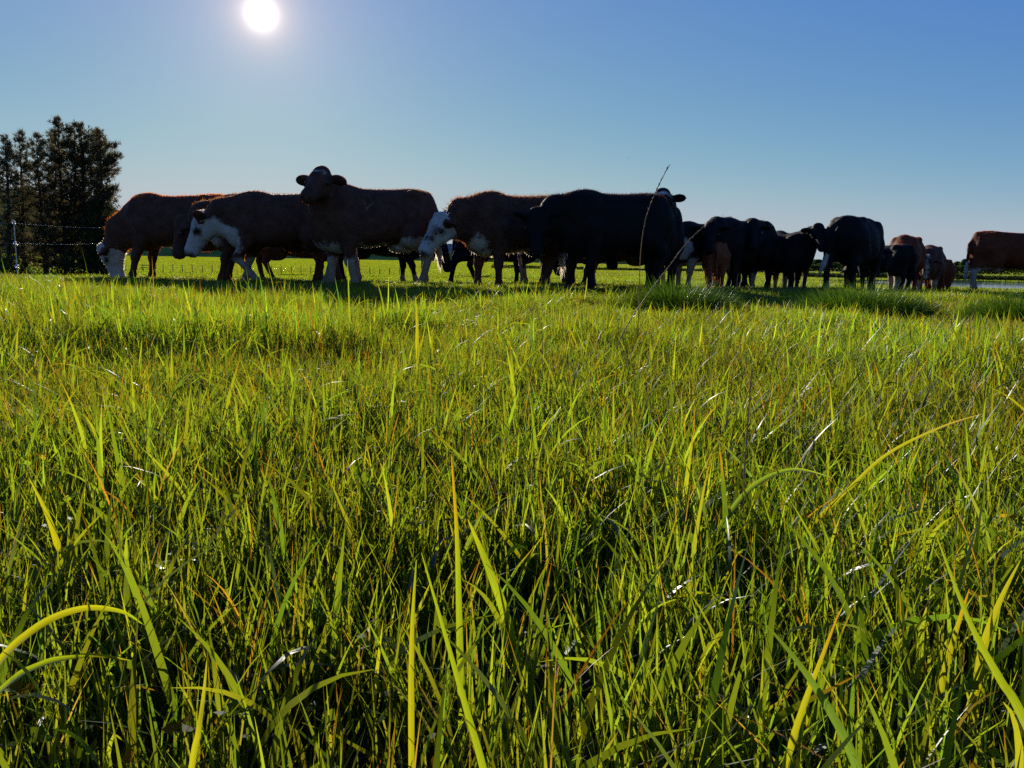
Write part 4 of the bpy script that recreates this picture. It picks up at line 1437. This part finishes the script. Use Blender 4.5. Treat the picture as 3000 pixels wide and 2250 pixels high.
r = np.random.default_rng(81)
n = 6500
yy = .22 + 2.6 * r.random(n) ** .8
xx = r.uniform(-1, 1, n) * (.72 * yy + .2)
grp = np.sin(xx * 6 + 1.2) * np.cos(yy * 5.2) + .5 * np.sin(xx * 11 - yy * 7)
m = r.random(n) < .40 + .5 * grp - .15 * (xx > 0)
xx, yy = xx[m], yy[m]
n = len(xx)
hh = r.uniform(.02, .10, n)
zz = ground_z(xx, yy)
V, F, C = [], [], []
o = 0
for x, y, z, h in zip(xx, yy, zz, hh):
    tilt = r.normal(0, .35, 2)
    lx, ly = x + r.normal(0, .02), y + r.normal(0, .02)
    sd = V3(.0007, 0, 0)
    V += [V3(x, y, z) - sd, V3(x, y, z) + sd, V3(lx, ly, z + h) + sd, V3(lx, ly, z + h) - sd]
    F4 = (o, o + 1, o + 2, o + 3); o += 4
    F.append(F4); C += [V3(.9, .9, .2)] * 4
    s_ = r.uniform(.005, .0105)
    a0 = r.uniform(0, 6.28)
    cc = V3(.62, .95, .18) * r.uniform(.7, 1.15) if r.random() > .12 else V3(1.25, .85, .2)
    for q in range(3):
        a = a0 + q * 2.094
        u_, v_ = V3(math.cos(a), math.sin(a), tilt[0] + .15), V3(-math.sin(a), math.cos(a), tilt[1])
        c0 = V3(lx, ly, z + h)
        V += [c0, c0 + s_ * (.9 * u_ - .62 * v_), c0 + s_ * (1.55 * u_ + V3(0, 0, .2)), c0 + s_ * (.9 * u_ + .62 * v_)]
        F.append((o, o + 1, o + 2, o + 3)); o += 4
        C += [cc] * 4
tag(link('clover', mesh_np('clover', np.array(V), np.array(F), M_GRASS, False, point_col=np.array(C))), 'small clover leaves low among the foreground grass', 'clover', kind='stuff')

# ------------------------------------------------------------------ birds
M_BIRD = plain('bird_feathers', (.05, .05, .055))
bv = np.array([(-.20, 0, 0), (-.05, .035, .02), (-.05, -.035, .02), (.16, 0, .01), (.0, 0, -.04),
               (-.04, .22, .09), (.05, .22, .09), (.0, .46, .03), (-.04, -.22, .09), (.05, -.22, .09), (.0, -.46, .03), (.06, .03, .02), (.06, -.03, .02)])
bf = np.array([(0, 1, 2), (1, 3, 2), (0, 4, 1), (0, 2, 4), (1, 4, 3), (2, 3, 4), (1, 5, 11), (5, 6, 11), (5, 7, 6), (2, 12, 8), (8, 12, 9), (8, 9, 10)])
bird_me = mesh_np('bird', bv, bf, M_BIRD)
for i, (px, py, d, rz, lb) in enumerate(((1566, 569, 150, 1.2, 'leftmost of the tiny birds low in the sky beside the large black cow'),
                                        (1583, 570, 152, 1.5, 'tiny bird flying just right of the leftmost one'),
                                        (1600, 562, 148, 1.1, 'highest tiny bird of the small flock over the cattle'),
                                        (1632, 564, 155, 1.8, 'rightmost tiny bird of the small flock over the cattle'),
                                        (1842, 463, 170, 1.4, 'lone tiny bird high above the large black cow'))):
    o = link('bird', bird_me)
    o.location = at(px, py, d); o.rotation_euler = (.1, -.1 * i, rz)
    tag(o, lb, 'bird', 'birds in the sky')
